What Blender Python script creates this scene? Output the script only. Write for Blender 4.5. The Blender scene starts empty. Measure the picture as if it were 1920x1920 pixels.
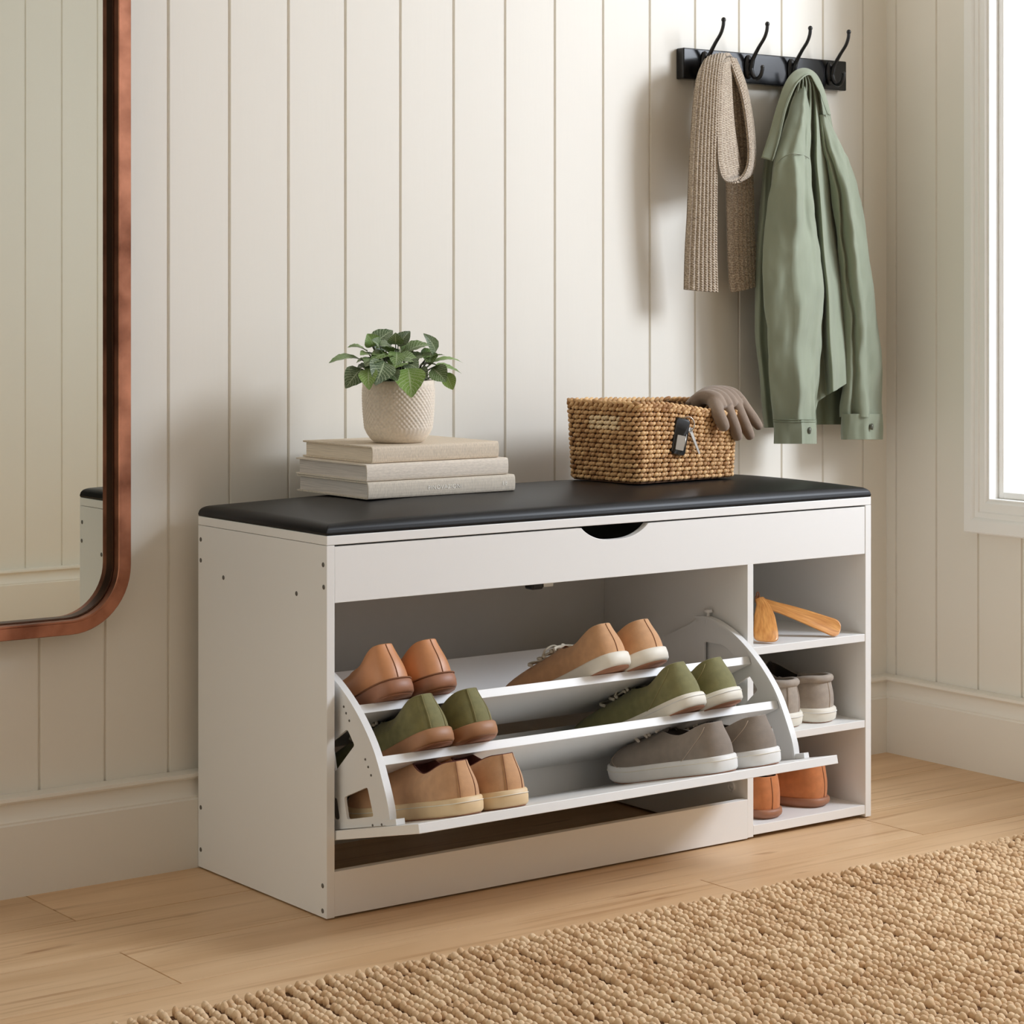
import bpy, bmesh, math, random
import numpy as np
from mathutils import Vector, Matrix, noise

random.seed(7)
C = bpy.context.scene.collection
sc = bpy.context.scene
PI = math.pi

# ------------------------------------------------------------------ camera
F_PX, CX, CY, CZ, TH, V0 = 4273.748, -1.63707, -3.02668, 0.8426, 0.63691, 561.961
cam_d = bpy.data.cameras.new('camera'); cam = bpy.data.objects.new('camera', cam_d); C.objects.link(cam)
cam.location = (CX, CY, CZ); cam.rotation_euler = (PI / 2, 0, -TH)
cam_d.sensor_width = 36; cam_d.lens = F_PX / 1920 * 36
cam_d.shift_y = -(960 - V0) / 1920; cam_d.clip_start = 0.05; cam_d.clip_end = 60
sc.camera = cam

CAMP = Vector((CX, CY, CZ)); RV = Vector((math.cos(TH), -math.sin(TH), 0)); FV = Vector((math.sin(TH), math.cos(TH), 0))
def ray(px, py): return FV + RV * ((px - 960) / F_PX) + Vector((0, 0, (V0 - py) / F_PX))
def at(px, py, y):            # measured point on the vertical plane at distance y in front of the wall
    d = ray(px, py); return CAMP + d * ((y - CY) / d.y)
def at_z(px, py, z):
    d = ray(px, py); return CAMP + d * ((z - CZ) / d.z)
def at_x(px, py, x):
    d = ray(px, py); return CAMP + d * ((x - CX) / d.x)

# ------------------------------------------------------------------ node helpers
def lin(c):
    return tuple((v / 12.92 if v <= 0.04045 else ((v + 0.055) / 1.055) ** 2.4) for v in (x / 255 for x in c)) + (1,)

def new_mat(name):
    m = bpy.data.materials.new(name); m.use_nodes = True
    nt = m.node_tree; b = nt.nodes['Principled BSDF']
    return m, nt, b

def N(nt, typ, **kw):
    n = nt.nodes.new(typ)
    for k, v in kw.items():
        if k.startswith('i_'): n.inputs[k[2:].replace('_', ' ')].default_value = v
        else: setattr(n, k, v)
    return n

def mat(name, col, rough=0.5, metal=0.0, var=0.0, vscale=8.0, bump=0.0, bscale=200.0, bdist=0.001, stretch=(1, 1, 1),
        spec=0.5, sheen=0.0, col2=None, coat=0.0, island=0.0, detail=3.0, vstretch=None):
    m, nt, b = new_mat(name)
    b.inputs['Roughness'].default_value = rough; b.inputs['Metallic'].default_value = metal
    b.inputs['Specular IOR Level'].default_value = spec
    if sheen: b.inputs['Sheen Weight'].default_value = sheen
    if coat: b.inputs['Coat Weight'].default_value = coat; b.inputs['Coat Roughness'].default_value = 0.1
    c = lin(col); b.inputs['Base Color'].default_value = c
    tc = N(nt, 'ShaderNodeTexCoord')
    if var or col2 or island:
        c2 = lin(col2) if col2 else tuple(min(1, v * (1 - var)) for v in c[:3]) + (1,)
        c1 = c if col2 else tuple(min(1, v * (1 + var * 0.6)) for v in c[:3]) + (1,)
        mix = N(nt, 'ShaderNodeMix', data_type='RGBA'); mix.inputs['A'].default_value = c1; mix.inputs['B'].default_value = c2
        mp = N(nt, 'ShaderNodeMapping'); mp.inputs['Scale'].default_value = vstretch or stretch
        nz = N(nt, 'ShaderNodeTexNoise'); nz.inputs['Scale'].default_value = vscale; nz.inputs['Detail'].default_value = detail
        rp = N(nt, 'ShaderNodeMapRange'); rp.inputs['From Min'].default_value = 0.3; rp.inputs['From Max'].default_value = 0.7
        nt.links.new(tc.outputs['Object'], mp.inputs['Vector']); nt.links.new(mp.outputs['Vector'], nz.inputs['Vector'])
        nt.links.new(nz.outputs['Fac'], rp.inputs['Value'])
        src = rp.outputs['Result']
        if island:
            g = N(nt, 'ShaderNodeNewGeometry')
            mm = N(nt, 'ShaderNodeMix', data_type='FLOAT'); mm.inputs['Factor'].default_value = island
            nt.links.new(src, mm.inputs['A']); nt.links.new(g.outputs['Random Per Island'], mm.inputs['B']); src = mm.outputs['Result']
        nt.links.new(src, mix.inputs['Factor']); nt.links.new(mix.outputs['Result'], b.inputs['Base Color'])
    if bump:
        mp2 = N(nt, 'ShaderNodeMapping'); mp2.inputs['Scale'].default_value = stretch
        nb = N(nt, 'ShaderNodeTexNoise'); nb.inputs['Scale'].default_value = bscale; nb.inputs['Detail'].default_value = 2.0
        bp = N(nt, 'ShaderNodeBump'); bp.inputs['Strength'].default_value = bump; bp.inputs['Distance'].default_value = bdist
        nt.links.new(tc.outputs['Object'], mp2.inputs['Vector']); nt.links.new(mp2.outputs['Vector'], nb.inputs['Vector'])
        nt.links.new(nb.outputs['Fac'], bp.inputs['Height']); nt.links.new(bp.outputs['Normal'], b.inputs['Normal'])
    return m

# ------------------------------------------------------------------ mesh helpers
class MB:
    def __init__(s): s.v = []; s.f = []; s.uv = None
    def add(s, vs, fs):
        o = len(s.v); s.v += [tuple(p) for p in vs]; s.f += [tuple(i + o for i in f) for f in fs]; return s
    def box(s, x0, x1, y0, y1, z0, z1, M=None):
        vs = [Vector((x, y, z)) for z in (z0, z1) for y in (y0, y1) for x in (x0, x1)]
        if M is not None: vs = [M @ p for p in vs]
        return s.add(vs, [(0, 2, 3, 1), (4, 5, 7, 6), (0, 1, 5, 4), (2, 6, 7, 3), (0, 4, 6, 2), (1, 3, 7, 5)])
    def grid(s, rows, close_u=False, close_v=False, cap=False):
        nr, nc = len(rows), len(rows[0]); vs = [p for r in rows for p in r]; fs = []
        for i in range(nr if close_v else nr - 1):
            for j in range(nc if close_u else nc - 1):
                a = i * nc + j; b = i * nc + (j + 1) % nc; i2 = (i + 1) % nr
                fs.append((a, b, i2 * nc + (j + 1) % nc, i2 * nc + j))
        if cap: fs += [tuple(reversed(range(nc))), tuple((nr - 1) * nc + j for j in range(nc))]
        return s.add(vs, fs)
    def tube(s, pts, r, seg=10, cap=True):
        pts = [Vector(p) for p in pts]; n = len(pts)
        rr = r if isinstance(r, (list, tuple)) else [r] * n
        rows = []; up = None
        for i, p in enumerate(pts):
            t = (pts[min(i + 1, n - 1)] - pts[max(i - 1, 0)]).normalized()
            if up is None: up = t.orthogonal().normalized()
            up = (up - t * up.dot(t)).normalized(); sd = t.cross(up)
            rows.append([p + (up * math.cos(2 * PI * k / seg) + sd * math.sin(2 * PI * k / seg)) * rr[i] for k in range(seg)])
        return s.grid(rows, close_u=True, cap=cap)
    def lathe(s, prof, seg=48, c=(0, 0, 0), fn=None):
        rows = []
        for r, z in prof:
            row = []
            for k in range(seg):
                a = 2 * PI * k / seg; q = r + (fn(a, r, z) if fn else 0)
                row.append((c[0] + q * math.cos(a), c[1] + q * math.sin(a), c[2] + z))
            rows.append(row)
        return s.grid(rows, close_u=True)
    def ell(s, c, ax, seg=8, rings=5):
        c = Vector(c); A, B, D = [Vector(a) for a in ax]; vs = [c + D]
        for i in range(1, rings):
            p = PI * i / rings
            for k in range(seg):
                q = 2 * PI * k / seg; vs.append(c + D * math.cos(p) + (A * math.cos(q) + B * math.sin(q)) * math.sin(p))
        vs.append(c - D); fs = []; last = len(vs) - 1
        for k in range(seg):
            k2 = (k + 1) % seg; fs.append((0, 1 + k, 1 + k2))
            for i in range(rings - 2):
                a = 1 + i * seg; fs.append((a + k, a + seg + k, a + seg + k2, a + k2))
            a = 1 + (rings - 2) * seg; fs.append((a + k, last, a + k2))
        return s.add(vs, fs)
    def prism(s, poly, d0, d1, axis='x', holes=()):
        # polygon in the two other axes, extruded along axis; holes through triangulation
        bm = bmesh.new()
        def mk(a, b): return Vector((d0, a, b)) if axis == 'x' else (Vector((a, d0, b)) if axis == 'y' else Vector((a, b, d0)))
        es = []
        for lp in [poly] + list(holes):
            vv = [bm.verts.new(mk(*p)) for p in lp]
            es += [bm.edges.new((vv[i], vv[(i + 1) % len(vv)])) for i in range(len(vv))]
        bmesh.ops.triangle_fill(bm, use_beauty=True, edges=es)
        r = bmesh.ops.extrude_face_region(bm, geom=list(bm.faces))
        off = Vector({'x': (d1 - d0, 0, 0), 'y': (0, d1 - d0, 0), 'z': (0, 0, d1 - d0)}[axis])
        for g in r['geom']:
            if isinstance(g, bmesh.types.BMVert): g.co += off
        bmesh.ops.recalc_face_normals(bm, faces=bm.faces)
        bm.verts.index_update()
        s.add([v.co.copy() for v in bm.verts], [tuple(v.index for v in f.verts) for f in bm.faces]); bm.free(); return s

def obj(name, mb, m, parent=None, smooth=False, bevel=0.0, local=False, subsurf=0, recalc=True, uvs=None, seg=2, auto=None):
    me = bpy.data.meshes.new(name)
    off = Vector((0, 0, 0)) if (parent is None or local) else wloc(parent)
    me.from_pydata([tuple(Vector(p) - off) for p in mb.v], [], mb.f); me.update()
    if recalc:
        bm = bmesh.new(); bm.from_mesh(me); bmesh.ops.recalc_face_normals(bm, faces=bm.faces); bm.to_mesh(me); bm.free()
    if uvs is not None:
        ul = me.uv_layers.new(name='UVMap')
        for l in me.loops: ul.data[l.index].uv = uvs[l.vertex_index]
    me.materials.append(m)
    o = bpy.data.objects.new(name, me); C.objects.link(o)
    if parent is not None: o.parent = parent
    if smooth:
        for p in me.polygons: p.use_smooth = True
        if auto:
            me.set_sharp_from_angle(angle=math.radians(auto))
    if bevel:
        b = o.modifiers.new('edge', 'BEVEL'); b.width = bevel; b.segments = seg; b.limit_method = 'ANGLE'; b.angle_limit = math.radians(40)
    if subsurf:
        q = o.modifiers.new('smooth', 'SUBSURF'); q.levels = subsurf; q.render_levels = subsurf
    return o

def wloc(o):
    p = Vector((0, 0, 0))
    while o is not None: p += Vector(o.location); o = o.parent
    return p

def tag(o, label, cat, group=None):
    o['label'] = label; o['category'] = cat
    if group: o['group'] = group
    return o

def thing(name, loc, label, cat, group=None, rot=None):
    o = bpy.data.objects.new(name, None); C.objects.link(o); o.location = loc; o.empty_display_size = 0.05
    if rot is not None: o.rotation_euler = rot
    return tag(o, label, cat, group)

def struct(o): o['kind'] = 'structure'; return o

def lerp(a, b, t): return a + (b - a) * t
def sstep(a, b, x):
    if a > b: return 1 - sstep(b, a, x)
    t = max(0.0, min(1.0, (x - a) / (b - a))); return t * t * (3 - 2 * t)
def interp(x, xs, ys): return float(np.interp(x, xs, ys))
def catmull(P, n):
    P = [np.array(p, float) for p in P]; out = []; m = len(P) - 1
    for i in range(n):
        u = i / (n - 1) * m; k = min(int(u), m - 1); t = u - k
        p0 = P[max(k - 1, 0)]; p1 = P[k]; p2 = P[k + 1]; p3 = P[min(k + 2, m)]
        out.append(0.5 * ((2 * p1) + (-p0 + p2) * t + (2 * p0 - 5 * p1 + 4 * p2 - p3) * t * t + (-p0 + 3 * p1 - 3 * p2 + p3) * t ** 3))
    return out

# ------------------------------------------------------------------ materials
M = {}
M['wall'] = mat('cream_panel_paint', (233, 228, 217), 0.55, var=0.02, vscale=3, bump=0.25, bscale=90, bdist=0.0006, stretch=(1, 1, 0.12), spec=0.35)
M['trim'] = mat('cream_trim_paint', (233, 228, 217), 0.45, spec=0.4)
M['white_trim'] = mat('white_window_paint', (240, 239, 235), 0.4, spec=0.4)
M['ceiling'] = mat('ceiling_paint', (240, 236, 228), 0.8)
M['lam'] = mat('white_laminate', (237, 236, 233), 0.38, var=0.01, vscale=2, spec=0.45)
M['lamback'] = mat('white_backboard', (224, 222, 217), 0.5)
M['plastic'] = mat('white_plastic', (226, 225, 223), 0.35)
M['screw'] = mat('grey_screw_cap', (112, 108, 102), 0.4, metal=0.6)
M['steel'] = mat('steel', (190, 188, 184), 0.25, metal=1.0)
M['black_plastic'] = mat('black_plastic', (22, 22, 22), 0.3)
M['pad'] = mat('black_leatherette', (19, 19, 20), 0.40, var=0.1, vscale=30, bump=0.10, bscale=500, bdist=0.0006, spec=0.27)
M['black_wood'] = mat('black_lacquer', (20, 20, 22), 0.16, spec=0.5, bump=0.02, bscale=40)
M['black_iron'] = mat('black_iron', (16, 16, 17), 0.32, spec=0.5)
M['copper'] = mat('aged_copper', (200, 138, 110), 0.42, metal=1.0, col2=(104, 62, 46), vscale=13, detail=7, bump=0.15, bscale=60, bdist=0.0008)
M['bronze'] = mat('dark_bronze', (86, 60, 46), 0.4, metal=1.0)
M['cloth_a'] = mat('oatmeal_book_linen', (214, 199, 178), 0.8, var=0.16, vscale=700, bump=0.3, bscale=900, bdist=0.0004, stretch=(1, 1, 0.25))
M['cloth_b'] = mat('pale_book_linen', (222, 211, 196), 0.8, var=0.12, vscale=600, bump=0.3, bscale=900, bdist=0.0004, stretch=(0.3, 1, 1))
M['cloth_c'] = mat('grey_book_linen', (206, 196, 180), 0.8, var=0.14, vscale=600, bump=0.3, bscale=900, bdist=0.0004, stretch=(1, 1, 0.2))
M['pages'] = mat('page_edges', (226, 213, 194), 0.8, var=0.22, vscale=60, stretch=(0.3, 0.3, 30))
M['pages_w'] = mat('white_page_edges', (214, 206, 198), 0.8, var=0.25, vscale=60, stretch=(0.3, 0.3, 30))
M['foil'] = mat('pale_foil', (244, 240, 230), 0.5)
M['ceramic'] = mat('speckled_cream_ceramic', (226, 213, 195), 0.55, var=0.12, vscale=260, bump=0.2, bscale=300, bdist=0.0005)
M['soil'] = mat('dark_soil', (48, 34, 26), 0.95, var=0.5, vscale=300, bump=1, bscale=250, bdist=0.003)
M['stem'] = mat('green_stem', (58, 66, 38), 0.6)
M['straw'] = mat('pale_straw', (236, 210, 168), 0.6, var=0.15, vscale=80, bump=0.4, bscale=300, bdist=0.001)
M['wicker'] = mat('seagrass_wicker', (234, 194, 140), 0.6, col2=(146, 98, 54), vscale=60, island=0.62, bump=0.4, bscale=300, bdist=0.001, spec=0.35)
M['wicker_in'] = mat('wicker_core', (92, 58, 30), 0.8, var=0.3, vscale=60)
M['glove'] = mat('taupe_suede', (136, 117, 100), 0.85, var=0.12, vscale=60, bump=0.3, bscale=500, bdist=0.0008, sheen=0.25)
M['fob'] = mat('glossy_black_fob', (14, 14, 14), 0.25)
M['fobscreen'] = mat('grey_fob_button', (150, 142, 130), 0.3, metal=0.3)
M['scarf'] = None
M['jacket'] = mat('sage_cotton', (138, 145, 124), 0.85, var=0.10, vscale=14, bump=0.35, bscale=26, bdist=0.004, sheen=0.2, stretch=(1.4, 1.4, 0.6))
M['jacket_in'] = mat('sage_lining', (118, 126, 104), 0.9)
M['button'] = mat('horn_button', (92, 92, 78), 0.35)
M['wood'] = mat('oiled_beech', (226, 164, 92), 0.32, col2=(190, 122, 58), vscale=1.0, coat=0.3, vstretch=(9, 1.6, 1))
_nt = M['wood'].node_tree; _uv = _nt.nodes.new('ShaderNodeUVMap'); _mp = [n for n in _nt.nodes if n.type == 'MAPPING'][0]; _nt.links.new(_uv.outputs['UV'], _mp.inputs['Vector'])
M['jute'] = mat('jute', (236, 208, 170), 0.9, col2=(196, 156, 112), vscale=5, island=0.6, bump=0.5, bscale=500, bdist=0.001, sheen=0.1)
M['jute_base'] = mat('jute_backing', (104, 72, 44), 0.95)

def fabric_shoe(name, col, var=0.10): return mat(name, col, 0.85, var=var, vscale=70, bump=0.25, bscale=700, bdist=0.0006, sheen=0.15)
M['tan_leather'] = mat('tan_leather', (200, 138, 92), 0.42, var=0.16, vscale=22, bump=0.12, bscale=350, bdist=0.0005)
M['beige'] = fabric_shoe('beige_canvas', (203, 156, 114))
M['beige2'] = fabric_shoe('dusty_beige_canvas', (196, 152, 114))
M['olive'] = fabric_shoe('olive_suede', (116, 110, 66), 0.2)
M['olive2'] = fabric_shoe('olive_canvas', (122, 118, 76), 0.16)
M['greycanvas'] = fabric_shoe('grey_canvas', (134, 122, 110))
M['greysuede'] = fabric_shoe('grey_suede', (166, 154, 141), 0.14)
M['rust'] = fabric_shoe('rust_suede', (196, 122, 72), 0.14)
M['sole_white'] = mat('white_rubber', (232, 226, 212), 0.5, var=0.05, vscale=40)
M['sole_cool'] = mat('cool_white_rubber', (226, 224, 220), 0.5, var=0.05, vscale=40)
M['sole_cream'] = mat('cream_rubber', (224, 196, 154), 0.5, var=0.05, vscale=40)
M['sole_gum'] = mat('gum_rubber', (168, 120, 84), 0.5, var=0.1, vscale=40)
M['sole_brown'] = mat('brown_rubber', (158, 108, 80), 0.5, var=0.1, vscale=40)
M['outsole'] = mat('gum_outsole', (170, 120, 92), 0.7, var=0.15, vscale=60)
M['lining_dark'] = mat('dark_shoe_lining', (52, 42, 34), 0.9)
M['lining_red'] = mat('burgundy_shoe_lining', (92, 46, 36), 0.9)
M['lace_w'] = mat('cream_lace', (214, 204, 184), 0.9)
M['lace_g'] = mat('grey_lace', (196, 184, 168), 0.9)
M['seam'] = mat('dark_thread', (134, 88, 58), 0.8)
M['seam_l'] = mat('pale_thread', (176, 158, 140), 0.8)
M['seam_o'] = mat('olive_thread', (146, 136, 92), 0.8)

def knit_material():
    m, nt, b = new_mat('ribbed_taupe_knit')
    b.inputs['Roughness'].default_value = 0.9; b.inputs['Sheen Weight'].default_value = 0.3
    uv = N(nt, 'ShaderNodeUVMap'); sx = N(nt, 'ShaderNodeSeparateXYZ'); nt.links.new(uv.outputs['UV'], sx.inputs['Vector'])
    # v carries the row count; stitches slant as small chevrons
    w = N(nt, 'ShaderNodeMath', operation='FRACT'); nt.links.new(sx.outputs['X'], w.inputs[0])
    a = N(nt, 'ShaderNodeMath', operation='SUBTRACT'); a.inputs[1].default_value = 0.5; nt.links.new(w.outputs[0], a.inputs[0])
    ab = N(nt, 'ShaderNodeMath', operation='ABSOLUTE'); nt.links.new(a.outputs[0], ab.inputs[0])
    ad = N(nt, 'ShaderNodeMath', operation='ADD'); nt.links.new(sx.outputs['Y'], ad.inputs[0]); nt.links.new(ab.outputs[0], ad.inputs[1])
    ml = N(nt, 'ShaderNodeMath', operation='MULTIPLY'); ml.inputs[1].default_value = 2 * PI; nt.links.new(ad.outputs[0], ml.inputs[0])
    sn = N(nt, 'ShaderNodeMath', operation='SINE'); nt.links.new(ml.outputs[0], sn.inputs[0])
    mr = N(nt, 'ShaderNodeMapRange'); mr.inputs['From Min'].default_value = -1; nt.links.new(sn.outputs[0], mr.inputs['Value'])
    bp = N(nt, 'ShaderNodeBump'); bp.inputs['Strength'].default_value = 0.9; bp.inputs['Distance'].default_value = 0.0016
    nt.links.new(mr.outputs['Result'], bp.inputs['Height']); nt.links.new(bp.outputs['Normal'], b.inputs['Normal'])
    nz = N(nt, 'ShaderNodeTexNoise'); nz.inputs['Scale'].default_value = 420; tc = N(nt, 'ShaderNodeTexCoord'); nt.links.new(tc.outputs['Object'], nz.inputs['Vector'])
    mix = N(nt, 'ShaderNodeMix', data_type='RGBA'); mix.inputs['A'].default_value = lin((150, 131, 110)); mix.inputs['B'].default_value = lin((203, 186, 163))
    rp = N(nt, 'ShaderNodeMapRange'); rp.inputs['From Min'].default_value = 0.35; rp.inputs['From Max'].default_value = 0.65
    nt.links.new(nz.outputs['Fac'], rp.inputs['Value']); nt.links.new(rp.outputs['Result'], mix.inputs['Factor']); nt.links.new(mix.outputs['Result'], b.inputs['Base Color'])
    return m
M['scarf'] = knit_material()

def leaf_material():
    m, nt, b = new_mat('veined_leaf')
    b.inputs['Roughness'].default_value = 0.38
    uv = N(nt, 'ShaderNodeUVMap'); sx = N(nt, 'ShaderNodeSeparateXYZ'); nt.links.new(uv.outputs['UV'], sx.inputs['Vector'])
    def math_(op, a, b_=None, c=None):
        n = N(nt, 'ShaderNodeMath', operation=op)
        for i, v in enumerate((a, b_, c)):
            if v is None: continue
            if isinstance(v, (int, float)): n.inputs[i].default_value = v
            else: nt.links.new(v, n.inputs[i])
        return n.outputs[0]
    au = math_('ABSOLUTE', sx.outputs['X'])                       # 0 at the midrib, 1 at the edge
    mid = math_('LESS_THAN', au, 0.055)
    t = math_('SUBTRACT', math_('MULTIPLY', sx.outputs['Y'], 9.0), math_('MULTIPLY', au, 2.6))
    side = math_('LESS_THAN', math_('ABSOLUTE', math_('SUBTRACT', math_('FRACT', t), 0.5)), 0.085)
    vo = N(nt, 'ShaderNodeTexVoronoi', feature='DISTANCE_TO_EDGE'); vo.inputs['Scale'].default_value = 13
    nt.links.new(uv.outputs['UV'], vo.inputs['Vector'])
    net = math_('LESS_THAN', vo.outputs['Distance'], 0.06)
    vein = math_('MAXIMUM', math_('MAXIMUM', mid, side), math_('MULTIPLY', net, 0.55))
    g = N(nt, 'ShaderNodeNewGeometry')
    gm = N(nt, 'ShaderNodeMix', data_type='RGBA'); gm.inputs['A'].default_value = lin((46, 72, 26)); gm.inputs['B'].default_value = lin((122, 160, 56))
    pw = math_('POWER', g.outputs['Random Per Island'], 2.2); nt.links.new(pw, gm.inputs['Factor'])
    vm = N(nt, 'ShaderNodeMix', data_type='RGBA'); vm.inputs['B'].default_value = lin((190, 202, 166))
    nt.links.new(gm.outputs['Result'], vm.inputs['A']); nt.links.new(math_('MULTIPLY', vein, 0.62), vm.inputs['Factor'])
    nt.links.new(vm.outputs['Result'], b.inputs['Base Color'])
    bp = N(nt, 'ShaderNodeBump', invert=True); bp.inputs['Strength'].default_value = 0.5; bp.inputs['Distance'].default_value = 0.001
    nt.links.new(vein, bp.inputs['Height']); nt.links.new(bp.outputs['Normal'], b.inputs['Normal'])
    return m
M['leaf'] = leaf_material()

def oak_material():
    m, nt, b = new_mat('pale_oak_boards')
    b.inputs['Roughness'].default_value = 0.42; b.inputs['Specular IOR Level'].default_value = 0.35
    tc = N(nt, 'ShaderNodeTexCoord'); g = N(nt, 'ShaderNodeNewGeometry')
    off = N(nt, 'ShaderNodeVectorMath', operation='SCALE'); cmb = N(nt, 'ShaderNodeCombineXYZ'); cmb.inputs[0].default_value = 7; cmb.inputs[1].default_value = 3; cmb.inputs[2].default_value = 5
    nt.links.new(cmb.outputs[0], off.inputs[0]); nt.links.new(g.outputs['Random Per Island'], off.inputs['Scale'])
    ad = N(nt, 'ShaderNodeVectorMath', operation='ADD'); nt.links.new(tc.outputs['Object'], ad.inputs[0]); nt.links.new(off.outputs[0], ad.inputs[1])
    def nz(scale, st, det=4, dist=0.0):
        mp = N(nt, 'ShaderNodeMapping'); mp.inputs['Scale'].default_value = st; n = N(nt, 'ShaderNodeTexNoise')
        n.inputs['Scale'].default_value = scale; n.inputs['Detail'].default_value = det; n.inputs['Distortion'].default_value = dist
        nt.links.new(ad.outputs[0], mp.inputs['Vector']); nt.links.new(mp.outputs['Vector'], n.inputs['Vector']); return n.outputs['Fac']
    def ramp(src, a, b_):
        r = N(nt, 'ShaderNodeMapRange'); r.inputs['From Min'].default_value = a; r.inputs['From Max'].default_value = b_; nt.links.new(src, r.inputs['Value']); return r.outputs['Result']
    def mixc(fac, A, B):
        x = N(nt, 'ShaderNodeMix', data_type='RGBA')
        for k, v in (('A', A), ('B', B)):
            if isinstance(v, tuple): x.inputs[k].default_value = v
            else: nt.links.new(v, x.inputs[k])
        nt.links.new(fac, x.inputs['Factor']); return x.outputs['Result']
    base = mixc(ramp(nz(3.0, (0.6, 5, 1), 4, 0.6), 0.32, 0.68), lin((222, 188, 148)), lin((204, 166, 124)))
    grain = mixc(ramp(nz(26, (0.12, 4, 1), 5), 0.56, 0.74), base, lin((186, 146, 106)))
    fleck = mixc(ramp(nz(7, (0.9, 5.5, 1), 2), 0.70, 0.80), grain, lin((166, 124, 86)))
    pb = N(nt, 'ShaderNodeMix', data_type='RGBA', blend_type='MULTIPLY'); pb.inputs['Factor'].default_value = 1
    rr = N(nt, 'ShaderNodeMapRange'); rr.inputs['To Min'].default_value = 0.94; rr.inputs['To Max'].default_value = 1.05
    nt.links.new(g.outputs['Random Per Island'], rr.inputs['Value']); nt.links.new(fleck, pb.inputs['A']); nt.links.new(rr.outputs['Result'], pb.inputs['B'])
    nt.links.new(pb.outputs['Result'], b.inputs['Base Color'])
    bp = N(nt, 'ShaderNodeBump'); bp.inputs['Strength'].default_value = 0.12; bp.inputs['Distance'].default_value = 0.0006
    nt.links.new(nz(30, (0.1, 5, 1), 4), bp.inputs['Height']); nt.links.new(bp.outputs['Normal'], b.inputs['Normal'])
    return m
M['oak'] = oak_material()

def mirror_material():
    m, nt, b = new_mat('mirror_silver'); b.inputs['Metallic'].default_value = 1; b.inputs['Roughness'].default_value = 0.01
    b.inputs['Base Color'].default_value = (0.80, 0.83, 0.78, 1); return m
M['mirror'] = mirror_material()
def pane_material():
    m, nt, b = new_mat('window_glass'); nt.nodes.remove(b)
    out = nt.nodes['Material Output']; t = N(nt, 'ShaderNodeBsdfTransparent'); g = N(nt, 'ShaderNodeBsdfGlossy'); g.inputs['Roughness'].default_value = 0.02
    mx = N(nt, 'ShaderNodeMixShader'); mx.inputs[0].default_value = 0.05
    nt.links.new(t.outputs[0], mx.inputs[1]); nt.links.new(g.outputs[0], mx.inputs[2]); nt.links.new(mx.outputs[0], out.inputs['Surface'])
    return m
M['pane'] = pane_material()

# ------------------------------------------------------------------ room
XR = 1.4776           # right wall plane
YF = -2.55            # wall behind, seen in the mirror
HC = 2.6
PITCH = 0.1035
def panel_profile(a0, a1, grooves, w=0.0025, d=0.0034):
    """points (along, depth) with v-grooves; depth > 0 goes into the wall"""
    pts = [(a0, 0)]
    for g in sorted(grooves):
        if a0 + w < g < a1 - w: pts += [(g - w, 0), (g - w * 0.35, d), (g + w * 0.35, d), (g + w, 0)]
    return pts + [(a1, 0)]
def wall_panel(name, prof, place, z0, z1):
    mb = MB(); lo = [place(a, d, z0) for a, d in prof]; hi = [place(a, d, z1) for a, d in prof]
    mb.grid([lo, hi])
    back = 0.08; n = len(prof)
    bl = [place(prof[0][0], back, z0), place(prof[-1][0], back, z0)]; bh = [place(prof[0][0], back, z1), place(prof[-1][0], back, z1)]
    mb.add([bl[0], bl[1], bh[1], bh[0]], [(0, 1, 2, 3)])
    mb.add([lo[0], bl[0], bh[0], hi[0]], [(0, 1, 2, 3)]); mb.add([lo[-1], bl[1], bh[1], hi[-1]], [(0, 1, 2, 3)])
    return mb
G0 = -0.24023
gr = [G0 + PITCH * k for k in range(-12, 17)]
struct(obj('wall_back', wall_panel('w', panel_profile(-1.3, XR, gr), lambda a, d, z: (a, d, z), 0, HC), M['wall'], recalc=False))
# right wall with a window opening
WY0, WY1, WZ0, WZ1 = -0.2600, -2.25, 0.4830, 2.25      # clear opening
grr = [-0.0246 - 0.1014 * k for k in range(0, 26)]
pr_ = lambda a, d, z: (XR + d, -a, z)
wr = MB()
def seg_wall(a0, a1, z0, z1):
    p = panel_profile(a0, a1, [-g for g in grr]); m = wall_panel('r', p, pr_, z0, z1); wr.add(m.v, m.f)
seg_wall(0.0, -WY0 - 0.012, 0, HC)
seg_wall(-WY0 - 0.012, -WY1 + 0.012, 0, WZ0 - 0.012)
seg_wall(-WY0 - 0.012, -WY1 + 0.012, WZ1 + 0.012, HC)
seg_wall(-WY1 + 0.012, 2.55, 0, HC)
struct(obj('wall_right', wr, M['wall'], recalc=False))
struct(obj('wall_front', wall_panel('f', panel_profile(0.25, XR, [0.265 + PITCH * k for k in range(12)]), lambda a, d, z: (a, YF - d, z), 0, HC), M['wall'], recalc=False))
struct(obj('ceiling', MB().box(-3.0, XR + 0.08, -4.1, 0.08, HC, HC + 0.08), M['ceiling']))

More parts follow.
